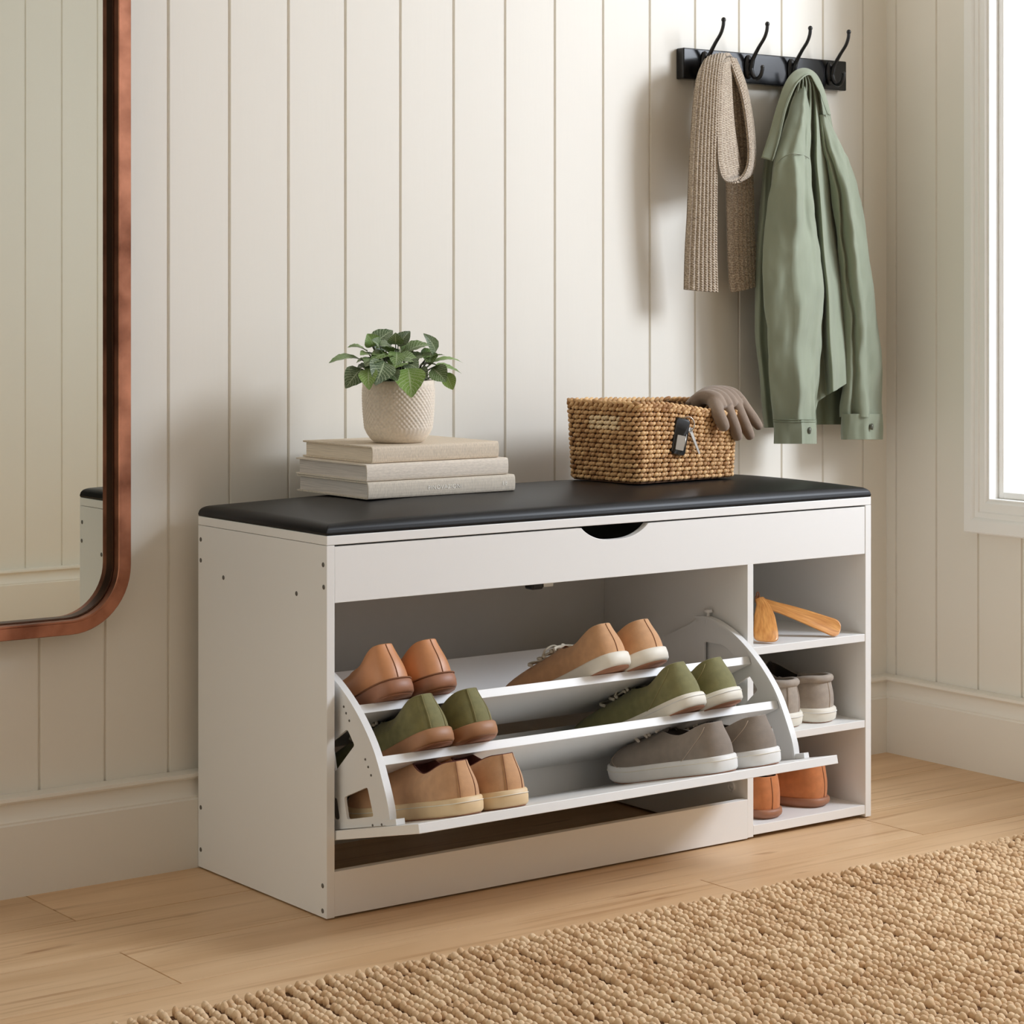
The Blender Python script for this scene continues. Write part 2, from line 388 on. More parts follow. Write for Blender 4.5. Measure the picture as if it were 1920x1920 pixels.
# floor of oak boards
fl = MB(); bw = 0.168; bl_ = 1.313; gap = 0.0004
seam_x = {0: 0.62, 1: -0.274, 2: 0.195, 3: -0.294}
for k in range(-1, 24):
    y1 = -0.022 - bw * (k - 1); y0 = y1 - bw
    sx = seam_x.get(k, random.uniform(-1.2, 0))
    x = sx - bl_ * 3
    while x < XR + 0.08:
        a, b_ = max(x, -3.0), min(x + bl_, XR + 0.08)
        if b_ > a + 0.01:
            c = 0.0007; X0, X1, Y0, Y1 = a + gap, b_ - gap, max(y0, -4.1) + gap, min(y1, 0.08) - gap
            if Y1 > Y0 + 0.002:
                vs = [(X0, Y0, -0.003), (X1, Y0, -0.003), (X1, Y1, -0.003), (X0, Y1, -0.003), (X0 + c, Y0 + c, 0), (X1 - c, Y0 + c, 0), (X1 - c, Y1 - c, 0), (X0 + c, Y1 - c, 0)]
                fl.add(vs, [(4, 5, 6, 7), (0, 1, 5, 4), (1, 2, 6, 5), (2, 3, 7, 6), (3, 0, 4, 7)])
        x += bl_
fl.box(-3.0, XR + 0.08, -4.1, 0.08, -0.03, -0.003)
struct(obj('floor', fl, M['oak'], recalc=False))

# moulded baseboards
BH = 0.1407
bprof = [(0, 0), (0.030, 0), (0.030, 0.1015), (0.0275, 0.1035), (0.0275, 0.106), (0.0235, 0.109), (0.0205, 0.116), (0.0195, 0.125), (0.0205, 0.1305), (0.0245, 0.1318), (0.0260, 0.1345), (0.0250, 0.1390), (0.0215, BH), (0, BH)]
def baseboard(name, row0, row1):
    mb = MB(); mb.grid([[row0(d, z) for d, z in bprof], [row1(d, z) for d, z in bprof]], cap=True)
    return struct(obj(name, mb, M['trim'], smooth=True, auto=35))
baseboard('baseboard_back', lambda d, z: (-1.3, -d, z), lambda d, z: (XR - d, -d, z))          # mitred in the corners
baseboard('baseboard_right', lambda d, z: (XR - d, -d, z), lambda d, z: (XR - d, YF + d, z))
baseboard('baseboard_front', lambda d, z: (XR - d, YF + d, z), lambda d, z: (0.25, YF + d, z))

# window: moulded casing, sash, pane
win = bpy.data.objects.new('window_1', None); C.objects.link(win); win.location = (XR, WY0, WZ0); struct(win)
# casing cross-section: (outward distance from the opening, projection into the room)
cas = [(0.0, 0.0), (0.0, 0.013), (0.004, 0.016), (0.019, 0.016), (0.021, 0.0185), (0.030, 0.0185), (0.033, 0.022), (0.038, 0.024), (0.056, 0.024), (0.0585, 0.022), (0.0585, 0.0)]
rows = []
for sy, sz in ((0, 0), (1, 0), (1, 1), (0, 1)):
    y = (WY1, WY0)[sy]; z = (WZ0, WZ1)[sz]
    rows.append([(XR - p, y + (1 if sy else -1) * o * 0.80, z + (1 if sz else -1) * o) for o, p in cas])
mb = MB(); mb.grid(rows, close_v=True)
obj('casing', mb, M['white_trim'], win, smooth=True, auto=30)
mb = MB()       # jamb lining
def ring(mb, y0, y1, z0, z1, w, x0, x1):
    mb.box(x0, x1, y0, y0 + w, z0, z1); mb.box(x0, x1, y1 - w, y1, z0, z1)
    mb.box(x0, x1, y0 + w, y1 - w, z0, z0 + w); mb.box(x0, x1, y0 + w, y1 - w, z1 - w, z1)
ring(mb, WY1, WY0, WZ0, WZ1, 0.004, XR - 0.012, XR + 0.08)
obj('jamb', mb, M['white_trim'], win)
mb = MB(); ring(mb, WY1 + 0.004, WY0 - 0.004, WZ0 + 0.004, WZ1 - 0.004, 0.012, XR + 0.012, XR + 0.045)
obj('sash', mb, M['white_trim'], win, bevel=0.002)
mb = MB(); mb.box(XR + 0.026, XR + 0.030, WY1 + 0.016, WY0 - 0.016, WZ0 + 0.016, WZ1 - 0.016)
obj('pane', mb, M['pane'], win)

# ------------------------------------------------------------------ mirror
def rrect(x0, x1, z0, z1, r, seg=14):
    pts = []
    for cx, cz, a0 in ((x1 - r, z0 + r, -PI / 2), (x1 - r, z1 - r, 0), (x0 + r, z1 - r, PI / 2), (x0 + r, z0 + r, PI)):
        for k in range(seg + 1):
            a = a0 + PI / 2 * k / seg; pts.append((cx + r * math.cos(a), cz + r * math.sin(a)))
    return pts
MX0, MX1, MZ0, MZ1, MR = -0.93, -0.1130, 0.3640, 1.95, 0.095
mir = thing('wall_mirror', (MX0, -0.001, MZ0), 'tall rounded wall mirror in an aged copper frame, left of the shoe bench', 'mirror')
def frame_ring(prof):
    rows = []
    for o, y in prof: rows.append([(x, y, z) for x, z in rrect(MX0 + o, MX1 - o, MZ0 + o, MZ1 - o, max(MR - o, 0.012))])
    return MB().grid(rows, close_u=True, close_v=True)
obj('frame', frame_ring([(0, -0.001), (0, -0.0360), (0.0012, -0.0377), (0.0172, -0.0377), (0.0180, -0.0389), (0.0199, -0.0389), (0.0207, -0.0370), (0.0207, -0.022), (0.0207, -0.001)]), M['copper'], mir, smooth=True, auto=22)
obj('inner_lip', frame_ring([(0.0207, -0.023), (0.0218, -0.023), (0.0221, -0.0212), (0.0229, -0.0208), (0.0232, -0.010), (0.0207, -0.010)]), M['bronze'], mir, smooth=True, auto=22)
mb = MB(); pl = rrect(MX0 + 0.021, MX1 - 0.021, MZ0 + 0.021, MZ1 - 0.021, MR - 0.021)
mb.add([(x, -0.012, z) for x, z in pl] + [(x, -0.004, z) for x, z in pl], [tuple(range(len(pl))), tuple(reversed(range(len(pl), 2 * len(pl))))] + [(i, (i + 1) % len(pl), len(pl) + (i + 1) % len(pl), len(pl) + i) for i in range(len(pl))])
obj('mirror_glass', mb, M['mirror'], mir)

# ------------------------------------------------------------------ shoe bench
W, YB, YFR, H, T = 1.04, -0.0305, -0.3909, 0.5217, 0.0128
bench = thing('shoe_storage_bench', (0, YFR, 0), 'white shoe storage bench with black padded seat and open tilting shoe rack', 'bench')
LB = M['lam']; LIDZ = H - T
def part(name, m=LB, parent=bench, bevel=0.0006, **k):
    return lambda mb: obj(name, mb, m, parent, bevel=bevel, **k)
side_l = part('side_panel')(MB().box(0, T, YFR, YB, 0.002, LIDZ - 0.0006))
side_r = part('side_panel')(MB().box(W - T, W, YFR, YB, 0.002, LIDZ - 0.0006))
DX0, DX1 = 0.7700, 0.7823
divider = part('divider')(MB().box(DX0, DX1, YFR + 0.001, YB - 0.004, 0.004, 0.430))
part('back_panel', M['lamback'])(MB().box(T, W - T, YB - 0.0035, YB, 0.02, LIDZ - 0.002))
part('plinth')(MB().box(T, DX0, YFR + 0.0008, YFR + 0.013, 0.003, 0.0640))
part('bottom_board')(MB().box(DX1, W - T, YFR + 0.001, YB - 0.004, 0.0068, 0.0215))
part('shelf')(MB().box(DX1, W - T, YFR + 0.001, YB - 0.004, 0.2872, 0.2995))
part('shelf')(MB().box(DX1, W - T, YFR + 0.001, YB - 0.004, 0.1475, 0.1592))
# rail with a scooped finger pull
RZ0, RZ1 = 0.4297, 0.5064
poly = [(T + 0.0006, RZ0), (W - T - 0.0006, RZ0), (W - T - 0.0006, RZ1)]
cxm, hw, dp = 0.5045, 0.064, 0.0205
poly += [(cxm + hw * (1 - 2 * k / 28), RZ1 - dp * (1 - abs(1 - 2 * k / 28) ** 2.6) ** 0.9) for k in range(29)]
poly += [(T + 0.0006, RZ1)]
rail = obj('front_rail', MB().prism(poly, YFR + 0.0008, YFR + 0.0130, 'y'), LB, bench, bevel=0.0006)
part('compartment_floor', M['lamback'])(MB().box(T, W - T, YFR + 0.0132, YB - 0.004, 0.4302, 0.4340))
cl = obj('catch', MB().box(0.360, 0.381, YFR + 0.014, YFR + 0.034, 0.4195, 0.4300), M['black_plastic'], rail, bevel=0.003)
obj('catch_plate', MB().box(0.3805, 0.3985, YFR + 0.014, YFR + 0.016, 0.4225, 0.4300), M['steel'], rail, bevel=0.0004)
mb = MB()
for (y, z) in [(-0.0386, 0.4876), (-0.0386, 0.4567), (-0.1068, 0.4377), (-0.312, 0.4357), (-0.3819, 0.4821), (-0.3833, 0.4518), (-0.0386, 0.0907), (-0.0386, 0.0282), (-0.3805, 0.0452), (-0.3805, 0.0111)]:
    s = MB(); prof = [(0.0001, 0.0006), (0.0028, 0.0006), (0.0034, 0.0002), (0.0034, -0.0015)]
    s.lathe(prof, 14); s.v = [(-zz, y + yy, z + xx) for xx, yy, zz in s.v]
    obj('screw', s, M['screw'], side_l, smooth=True, auto=40)
s = MB().lathe([(0.0001, 0.0025), (0.003, 0.0025), (0.0035, 0.001), (0.0055, 0.001), (0.0068, 0.003), (0.0080, 0.002), (0.0082, -0.001)], 20)
s.v = [(DX0 - zz, -0.3532 + yy, 0.0776 + xx) for xx, yy, zz in s.v]; obj('cam_bolt', s, M['plastic'], divider, smooth=True)

lid = part('lid', bevel=0.0008)(MB().box(0, W, YFR, YB, LIDZ, H))
# padded seat
def pad_h(u, v):
    d = min((1 - abs(u)) * 0.5 * W, (1 - abs(v)) * 0.5 * (YB - YFR)); q = 1 - min(max(d, 0.0) / 0.012, 1.0)
    cu = max(0.0, 1 - abs(u) ** 5); cv = max(0.0, 1 - abs(v) ** 2.6)
    return 0.0055 + 0.0095 * math.sqrt(max(0.0, 1 - q * q)) + 0.0165 * cu ** 0.8 * cv ** 0.8 + 0.0004 * math.sin(u * 9) * cv
nu, nv = 150, 72; rows = []
def cl_(t): return math.sin(0.5 * PI * t)
top = []
for j in range(nv + 1):
    v = cl_(-1 + 2 * j / nv); row = []
    for i in range(nu + 1):
        u = cl_(-1 + 2 * i / nu); row.append((0.5 * W + u * (0.5 * W - 0.0006), 0.5 * (YFR + YB) + v * (0.5 * (YB - YFR) - 0.0006), H + pad_h(u, v)))
    top.append(row)
mb = MB(); mb.grid(top)
edge = [top[0][i] for i in range(nu + 1)] + [top[j][nu] for j in range(1, nv + 1)] + [top[nv][i] for i in range(nu - 1, -1, -1)] + [top[j][0] for j in range(nv - 1, 0, -1)]
def outs(p, d, z):
    dx = d if p[0] > W - 0.002 else (-d if p[0] < 0.002 else 0); dy = -d if p[1] < YFR + 0.002 else (d if p[1] > YB - 0.002 else 0)
    return (p[0] + dx, p[1] + dy, z)
ne = len(edge)
mb.grid([edge, [outs(p, 0.0006, H + 0.0040) for p in edge], [outs(p, 0.0002, H + 0.0014) for p in edge], [outs(p, -0.0008, H + 0.0002) for p in edge]], close_u=True)
o = obj('cushion', mb, M['pad'], lid, smooth=True)
bm = bmesh.new(); bm.from_mesh(o.data); bmesh.ops.remove_doubles(bm, verts=bm.verts, dist=1e-5); bmesh.ops.recalc_face_normals(bm, faces=bm.faces); bm.to_mesh(o.data); bm.free()
for p in o.data.polygons: p.use_smooth = True
PAD_TOP = lambda x, y: H + pad_h(2 * x / W - 1, (y - 0.5 * (YFR + YB)) / (0.5 * (YB - YFR)))

# ---- tilting rack
AF = math.radians(13.0)                       # flap slope
TIP = Vector((0, -0.590, 0.1660))             # outer top edge of the flap
def flap(s, h=0.0): return (TIP.y + s * math.cos(AF) - h * -math.sin(AF) * 1.0, TIP.z - s * math.sin(AF) + h * math.cos(AF))
# s runs inward from the tip, h is height above the top face
def flap_pt(s, h): return (TIP.y + s * math.cos(AF) + h * math.sin(AF), TIP.z - s * math.sin(AF) + h * math.cos(AF))
FX0, FX1, FL, FT = T + 0.002, 0.7665, 0.222, 0.0125
pl4 = [flap_pt(0, 0), flap_pt(FL, 0), flap_pt(FL, -FT), flap_pt(0, -FT)]
rack = obj('tilting_rack', MB().prism(pl4, FX0, FX1, 'x'), LB, bench, bevel=0.0006)
AS = math.radians(25.5); SLn = 0.180; SB = 0.226; ST = 0.0125
E1 = (-0.4060, 0.2905); E2 = (-0.4690, 0.2310)
def sh_pt(E, s, h): return (E[0] + s * math.cos(AS) + h * math.sin(AS), E[1] - s * math.sin(AS) + h * math.cos(AS))
BX0, BX1 = 0.0270, 0.7590                      # inner faces of the two brackets
for E in (E1, E2):
    q = [sh_pt(E, 0, 0), sh_pt(E, SLn, 0), sh_pt(E, SLn, -ST), sh_pt(E, 0, -ST)]
    obj('shelf_board', MB().prism(q, BX0 + 0.001, BX1 - 0.001, 'x'), LB, rack, bevel=0.0006)
# rear boards of the three tiers
q = [sh_pt(E1, SB, 0.0), sh_pt(E1, SB + 0.012, 0.0), sh_pt(E1, SB + 0.012, 0.108), sh_pt(E1, SB, 0.108)]
obj('rear_board', MB().prism(q, BX0 + 0.001, BX1 - 0.001, 'x'), LB, rack, bevel=0.0006)
q = [sh_pt(E2, SB, -0.01), sh_pt(E2, SB + 0.012, -0.01), sh_pt(E2, SB + 0.012, 0.055), sh_pt(E2, SB, 0.055)]
obj('rear_board', MB().prism(q, BX0 + 0.001, BX1 - 0.001, 'x'), LB, rack, bevel=0.0006)
q = [(-0.322, 0.094), (-0.310, 0.094), (-0.292, 0.172), (-0.304, 0.172)]
obj('rear_board', MB().prism(q, BX0 + 0.001, BX1 - 0.001, 'x'), LB, rack, bevel=0.0006)
q = [flap_pt(FL, 0), flap_pt(FL + 0.058, 0), flap_pt(FL + 0.058, -0.006), flap_pt(FL, -0.006)]
obj('floor_board', MB().prism(q, BX0 + 0.001, BX1 - 0.001, 'x'), LB, rack, bevel=0.0004)
# curved side brackets with cut-outs
arc = catmull([(-0.285, 0.336), (-0.320, 0.337), (-0.368, 0.322), (-0.4105, 0.2975), (-0.4450, 0.2690), (-0.4720, 0.2380), (-0.4930, 0.2000), (-0.5060, 0.1700), flap_pt(0.082, 0.001)], 40)
arc = [tuple(p) for p in arc]
def off_arc(d):
    out = []
    for i, p in enumerate(arc):
        a = np.array(arc[max(i - 1, 0)]); b = np.array(arc[min(i + 1, len(arc) - 1)]); t = (b - a) / np.linalg.norm(b - a)
        out.append((p[0] - t[1] * d * -1, p[1] + t[0] * d * -1))
    return out
outer = arc + [flap_pt(0.225, 0.001), (-0.300, 0.130), (-0.200, 0.165), (-0.178, 0.215), (-0.205, 0.298), (-0.262, 0.322)]
holeA = [(-0.3649, 0.2355), (-0.4066, 0.2599), (-0.4250, 0.2406), (-0.3758, 0.1967)]
holeB = [(-0.3985, 0.1660), (-0.4567, 0.1897), (-0.4720, 0.1530), (-0.4060, 0.1370)]
holeC = [(-0.3640, 0.1580), (-0.3800, 0.1620), (-0.3880, 0.1340), (-0.3700, 0.1300)]
holeD = [(-0.300, 0.300), (-0.345, 0.300), (-0.385, 0.281), (-0.352, 0.256), (-0.300, 0.262)]
def rounded(poly, r=0.004, n=3):
    out = []; m = len(poly)
    for i in range(m):
        p = np.array(poly[i]); a = np.array(poly[i - 1]) - p; b = np.array(poly[(i + 1) % m]) - p
        a = a / np.linalg.norm(a) * r; b = b / np.linalg.norm(b) * r
        for k in range(n + 1):
            t = k / n; out.append(tuple(p + a * (1 - t) ** 2 + b * t ** 2))
    return out
for x0, x1, sgn in ((BX0 - 0.004, BX0, 1), (BX1, BX1 + 0.004, -1)):
    mb = MB().prism(outer, x0, x1, 'x', holes=[rounded(h) for h in (holeA, holeB, holeC)] + ([rounded(holeD)] if sgn < 0 else []))
    oa = arc; ia = off_arc(0.0035)
    xi0, xi1 = (x0 - 0.001, x1 + 0.006) if sgn > 0 else (x0 - 0.006, x1 + 0.001)
    rows = [[(xi0, *p) for p in oa], [(xi1, *p) for p in oa], [(xi1, *p) for p in ia], [(xi0, *p) for p in ia]]
    mb.grid(rows, close_v=True)
    # foot tab on the flap
    p0 = flap_pt(0.066, 0.0); c = Vector((0.5 * (x0 + x1), p0[0], p0[1]))
    R = Matrix.Translation(c) @ Matrix.Rotation(-AF, 4, 'X')
    mb.box(-0.005, 0.009 if sgn > 0 else 0.005, -0.006, 0.020, 0.0003, 0.008, R)
    br = obj('side_bracket', mb, M['plastic'], rack, recalc=True)
    for (y, z) in [(-0.398, 0.289), (-0.404, 0.281), (-0.412, 0.272), (-0.452, 0.226), (-0.459, 0.217), (-0.466, 0.207), (-0.470, 0.1385), (-0.495, 0.1425)]:
        s = MB().lathe([(0.0001, 0.0008), (0.0016, 0.0008), (0.0021, 0.0002), (0.0021, -0.001)], 12)
        xs = x0 if sgn > 0 else x0
        s.v = [(xs - zz, y + yy, z + xx) for xx, yy, zz in s.v]; obj('pin', s, M['screw'] if sgn > 0 else M['plastic'], br, smooth=True, auto=40) if False else br
    # stop knob on top
    mb = MB().tube([(0.5 * (x0 + x1), -0.305, 0.330), (0.5 * (x0 + x1), -0.308, 0.3475)], 0.0028, 10)
    mb.lathe([(0.0001, 0.352), (0.006, 0.352), (0.0068, 0.350), (0.0068, 0.3475), (0.0001, 0.3465)], 16, (0.5 * (x0 + x1), -0.308, 0))
    obj('stop_knob', mb, M['plastic'], rack, smooth=True, auto=40)
for y, z in [(-0.398, 0.289), (-0.404, 0.281), (-0.412, 0.272), (-0.452, 0.226), (-0.459, 0.217), (-0.466, 0.207), (-0.470, 0.1410), (-0.492, 0.1460)]:
    s = MB().lathe([(0.0001, 0.0008), (0.0014, 0.0008), (0.0018, 0.0002), (0.0018, -0.001)], 12)
    s.v = [(BX0 - 0.004 - zz, y + yy, z + xx) for xx, yy, zz in s.v]; obj('bracket_pin', s, M['screw'], rack, smooth=True, auto=40)

# ------------------------------------------------------------------ shoes
PHI = [0, .25, .5, .8, 1.1, 1.4, 1.7, 2.0, 2.3, 2.6, 2.85, 3.0, PI]
HWS = [0, .36, .56, .66, .68, .69, .77, .91, 1.0, .93, .68, .40, 0]
_ph = np.linspace(0, PI, 200); _hw = np.interp(_ph, PHI, HWS)
for _ in range(14): _hw[1:-1] = 0.25 * _hw[:-2] + 0.5 * _hw[1:-1] + 0.25 * _hw[2:]
def hwf(ph): return float(np.interp(ph, _ph, _hw))

class Shoe:
    def __init__(s, side, L=0.258, Wd=0.094, ts=0.020, heel=0.050, dip=0.036, throat=0.052, y1=0.49, toe=0.028, lift=0.0032, rimw=0.47, lean=0.045):
        s.__dict__.update(locals())
    def cx(s, t): return s.side * (-0.010 * math.sin(PI * t) + 0.006 * t)          # banana of the foot
    def spring(s, t): return 0.010 * max(0, (t - 0.72) / 0.28) ** 2
    def out(s, ph, sx, k=1.0):
        t = 0.5 - 0.5 * math.cos(ph); tt = 0.5 + (t - 0.5) * k
        return s.cx(t) + sx * 0.5 * s.Wd * hwf(ph) * k, tt * s.L, t
    def top(s, t):
        if t < 0.08: return s.heel
        if t < 0.56: return lerp(s.heel, s.dip, sstep(0.06, 0.56, t))
        return lerp(s.dip, s.throat, ((t - 0.56) / 0.44) ** 1.5)
    def S(s, ph, sx, v, off=0.0):
        bx, by, t = s.out(ph, sx, 0.965); bz = s.ts * 0.9 + s.spring(t)
        tt = 0.5 - 0.5 * math.cos(ph); y0 = s.lean
        tx = s.cx(tt * 0.4) + sx * 0.5 * s.Wd * s.rimw * math.sin(ph) ** 0.62 if 0 < ph < PI else s.cx(tt * 0.4)
        ty = (y0 + (s.y1 - y0) * tt) * s.L
        tz = s.ts + s.top(tt)
        w = sstep(1.5, 2.75, ph); h = tz - bz
        wh = 1 - sstep(0.0, 0.6, ph)
        P0 = np.array((bx, by, bz)); P3 = np.array((tx, ty, tz))
        bul = 0.004
        P1 = P0 + np.array((sx * bul * math.sin(ph), -0.004 * wh + 0.003 * w, lerp(0.48 * h, s.toe, w)))
        P2 = P3 + np.array((sx * 0.010 * math.sin(ph), -0.003 * wh + w * 0.30 * (by - ty), lerp(-0.38 * h, -0.16 * h, w)))
        q = (1 - v) ** 3 * P0 + 3 * (1 - v) ** 2 * v * P1 + 3 * (1 - v) * v * v * P2 + v ** 3 * P3
        if off:
            e = 1e-3; a = s.S(min(ph + e, PI), sx, v) - s.S(max(ph - e, 0), sx, v); b = s.S(ph, sx, min(v + e, 1)) - s.S(ph, sx, max(v - e, 0))
            n = np.cross(a, b) * sx; ln = np.linalg.norm(n)
            if ln > 1e-12: q = q + n / ln * off
            else: q = q + np.array((0, -1, 0)) * off
        return q
    def loop(s, n=26):
        ps = [(PI * i / n, 1) for i in range(n + 1)] + [(PI * i / n, -1) for i in range(n - 1, 0, -1)]
        return ps

def build_shoe(root, sh, mats, strip=None, seam=None, laces=None, capseam=None, sidestitch=None, foxing=None, padded=False, welt=None, tongue=True):
    lp = sh.loop(); NV = 12
    obj('upper', MB().grid([[sh.S(ph, sx, j / NV) for ph, sx in lp] for j in range(NV + 1)], close_u=True), mats['upper'], root, smooth=True, local=True)
    # lining and insole
    rim = [sh.S(ph, sx, 1) for ph, sx in lp]; cen = np.mean(rim, axis=0)
    def shr(p, k, dz): return np.array((cen[0] + (p[0] - cen[0]) * k, cen[1] + (p[1] - cen[1]) * k, p[2] + dz))
    ins = []
    for ph, sx in lp:
        x, y, t = sh.out(ph, sx, 0.80); yy = 0.06 * sh.L + (y - 0.1 * sh.L) * 0.60; ins.append(np.array((x * 0.62, yy, sh.ts + 0.003)))
    r1 = [shr(p, 0.985, 0.0012) for p in rim]; r2 = [shr(p, 0.93, 0.0004) for p in rim]; r3 = [lerp(shr(p, 0.9, -0.012), q, 0.25) for p, q in zip(rim, ins)]
    rr4 = [lerp(a, b, 0.75) for a, b in zip(r3, ins)]
    ci = np.mean(ins, axis=0); rc = [ci + (p - ci) * 0.02 for p in ins]
    obj('collar', MB().grid([rim, r1, r2], close_u=True), mats.get('collar', mats['upper']), root, smooth=True, local=True)
    obj('lining', MB().grid([r2, r3, rr4, ins, rc], close_u=True), mats['lining'], root, smooth=True, local=True)
    # sole
    def ringz(k, z): return [(lambda o: (o[0], o[1], z + sh.spring(o[2])))(sh.out(ph, sx, k)) for ph, sx in lp]
    ts = sh.ts
    def capc(rg, k=0.02):
        c = np.mean(rg, axis=0); return [c + (np.array(p) - c) * k for p in rg]
    b0 = ringz(0.97, 0.0015); tp = ringz(0.93, ts)
    rows = [capc(b0), b0, ringz(1.0, 0.0045), ringz(1.012, ts * 0.55), ringz(1.008, ts - 0.002), ringz(0.99, ts), tp, capc(tp)]
    obj('sole', MB().grid(rows, close_u=True), mats['sole'], root, smooth=True, local=True)
    b1 = ringz(0.955, 0.0)
    obj('outsole', MB().grid([capc(b1), b1, ringz(0.96, 0.0022)], close_u=True), mats.get('outsole', M['outsole']), root, smooth=True, local=True)
    if welt:
        pts = []
        for ph, sx in lp:
            x, y, t = sh.out(ph, sx, 1.006); pts.append((x, y, ts + 0.0004 + sh.spring(t)))
        mb = MB(); mb.tube(pts + pts[:2], 0.0011, 6, cap=False); obj('welt', mb, welt, root, smooth=True, local=True)
    if foxing:
        pts = []
        for ph, sx in lp:
            x, y, t = sh.out(ph, sx, 1.016); pts.append((x, y, ts * 0.72 + sh.spring(t)))
        mb = MB(); mb.tube(pts + pts[:2], 0.0006, 6, cap=False); obj('foxing_line', mb, foxing, root, smooth=True, local=True)
    if strip:                                       # heel stay
        a = 0.20; cols = [-a + 2 * a * k / 8 for k in range(9)]
        rows = [[sh.S(abs(c), 1 if c >= 0 else -1, j / NV, 0.0011 if abs(c) < a * 0.99 else 0.0002) for c in cols] for j in range(NV + 1)]
        obj('heel_strip', MB().grid(rows), strip, root, smooth=True, local=True)
        if seam:
            for c in (-a * 0.86, a * 0.86):
                mb = MB(); mb.tube([sh.S(abs(c), 1 if c > 0 else -1, j / NV, 0.0013) for j in range(NV + 1)], 0.0005, 6)
                obj('heel_stitching', mb, seam, root, smooth=True, local=True)
    elif seam:
        mb = MB().tube([sh.S(0.0, 1, j / NV, 0.0002) for j in range(NV + 1)], 0.0007, 6)
        obj('heel_seam', mb, seam, root, smooth=True, local=True)
    if padded:
        mb = MB().tube([shr(sh.S(ph, sx, 0.97), 0.99, 0.0) for ph, sx in lp if ph < 1.9 and sx > 0][::-1] + [shr(sh.S(ph, sx, 0.97), 0.99, 0.0) for ph, sx in lp if ph < 1.9 and sx < 0][::-1], 0.0062, 10)
        obj('padded_collar', mb, mats['upper'], root, smooth=True, local=True)
    if sidestitch:
        for sx in (1, -1):
            mb = MB(); mb.tube([sh.S(lerp(1.20, 0.62, k / 14) , sx, lerp(0.02, 0.93, (k / 14) ** 1.4), 0.0004) for k in range(15)], 0.0006, 6)
            obj('side_stitching', mb, sidestitch, root, smooth=True, local=True)
    if capseam:
        mb = MB(); pts = [sh.S(lerp(2.28, PI, k / 10), 1, lerp(0.02, 0.52, sstep(0, 1, k / 10)), 0.0004) for k in range(11)]
        pts += [sh.S(lerp(PI, 2.28, k / 10), -1, lerp(0.52, 0.02, sstep(0, 1, k / 10)), 0.0004) for k in range(1, 11)]
        mb.tube(pts, 0.0006, 6); obj('toe_seam', mb, capseam, root, smooth=True, local=True)
    if tongue:
        c = sh.S(PI, 1, 1); c2 = sh.S(PI, 1, 0.8); d = c - c2; d /= np.linalg.norm(d); rows = []
        for j in range(7):
            t = j / 6; p = c2 + d * t * 0.036 + np.array((0, 0, 0.001)); wd = 0.019 * (1 - 0.25 * t) * (1 if j < 6 else 0.7)
            rows.append([p + np.array((wd * u, 0.003 * u * u, 0.001 - 0.007 * u * u)) for u in (-1, -.6, -.2, .2, .6, 1)])
        mb = MB(); mb.grid(rows); mb.grid([[q - np.array((0, -0.001, 0.002)) for q in r] for r in rows])
        obj('tongue', mb, mats.get('tongue', mats['upper']), root, smooth=True, local=True)
    if laces:
        n = 5
        for k in range(n):
            v = 0.97 - k * 0.085; a = 0.56 + 0.03 * k
            pts = []
            for q in range(9):
                u = -1 + 2 * q / 8; ph = PI - abs(u) * a
                p = sh.S(ph, 1 if u >= 0 else -1, v - 0.02 * u * (1 if k % 2 else -1), sh.lift + 0.003 * (1 - u * u)); pts.append(p)
            obj('lace', MB().tube(pts, 0.0024, 8), laces, root, smooth=True, local=True)
        e1 = sh.S(PI - 0.30, 1, 0.98, 0.004); e2 = sh.S(PI - 0.30, -1, 0.98, 0.004)
        if laces:
            mb = MB()
            for sg in (1, -1):
                b0 = sh.S(PI, 1, 0.97, 0.004)
                mb.tube([tuple(p) for p in catmull([b0, b0 + np.array((sg * .010, .004, .006)), b0 + np.array((sg * .022, .010, .002)), b0 + np.array((sg * .020, .018, -.004)), b0 + np.array((sg * .004, .006, .001))], 16)], 0.0016, 8)
            obj('lace_bow', mb, laces, root, smooth=True, local=True)

SHOES = []
def shoe(px, y, zf, yaw, pitch, label, group, spec, mats, side, name='shoe', **kw):
    x = at(px, 900, y).x
    r = thing(name, (x, y, zf), label, 'shoe', group)
    r.rotation_euler = (0, 0, 0)
    r.rotation_mode = 'XYZ'
    r.matrix_world = Matrix.Translation((x, y, zf)) @ Matrix.Rotation(math.radians(yaw), 4, 'Z') @ Matrix.Rotation(-pitch, 4, 'X')
    build_shoe(r, Shoe(side, **spec), mats, **kw)
    return r

def on_shelf(E, s, A=AS):       # heel back point s along the shelf (negative: overhang)
    return E[0] + s * math.cos(A), E[1] - s * math.sin(A) + 0.0006
sneak = dict(L=0.252, Wd=0.1009, ts=0.0215, heel=0.049, dip=0.034, throat=0.044)
loaf = dict(L=0.250, Wd=0.0998, ts=0.0215, heel=0.052, dip=0.036, throat=0.036, y1=0.42)
y, z = on_shelf(E1, -0.034)
mt = dict(upper=M['tan_leather'], lining=M['lining_dark'], sole=M['sole_brown'], outsole=M['sole_brown'])
shoe(758, y, z, 4, AS, 'tan leather shoe with brown sole on the top rack shelf, nearest the left side panel', 'tan leather shoes', loaf, mt, -1, 'leather_shoe', seam=M['seam'], welt=M['seam'], tongue=False)
shoe(842, y, z, 4, AS, 'tan leather shoe with brown sole on the top rack shelf, right one of its pair', 'tan leather shoes', loaf, mt, 1, 'leather_shoe', seam=M['seam'], welt=M['seam'], tongue=False)
y, z = on_shelf(E1, -0.040)
mt = dict(upper=M['beige'], lining=M['lining_dark'], sole=M['sole_white'])
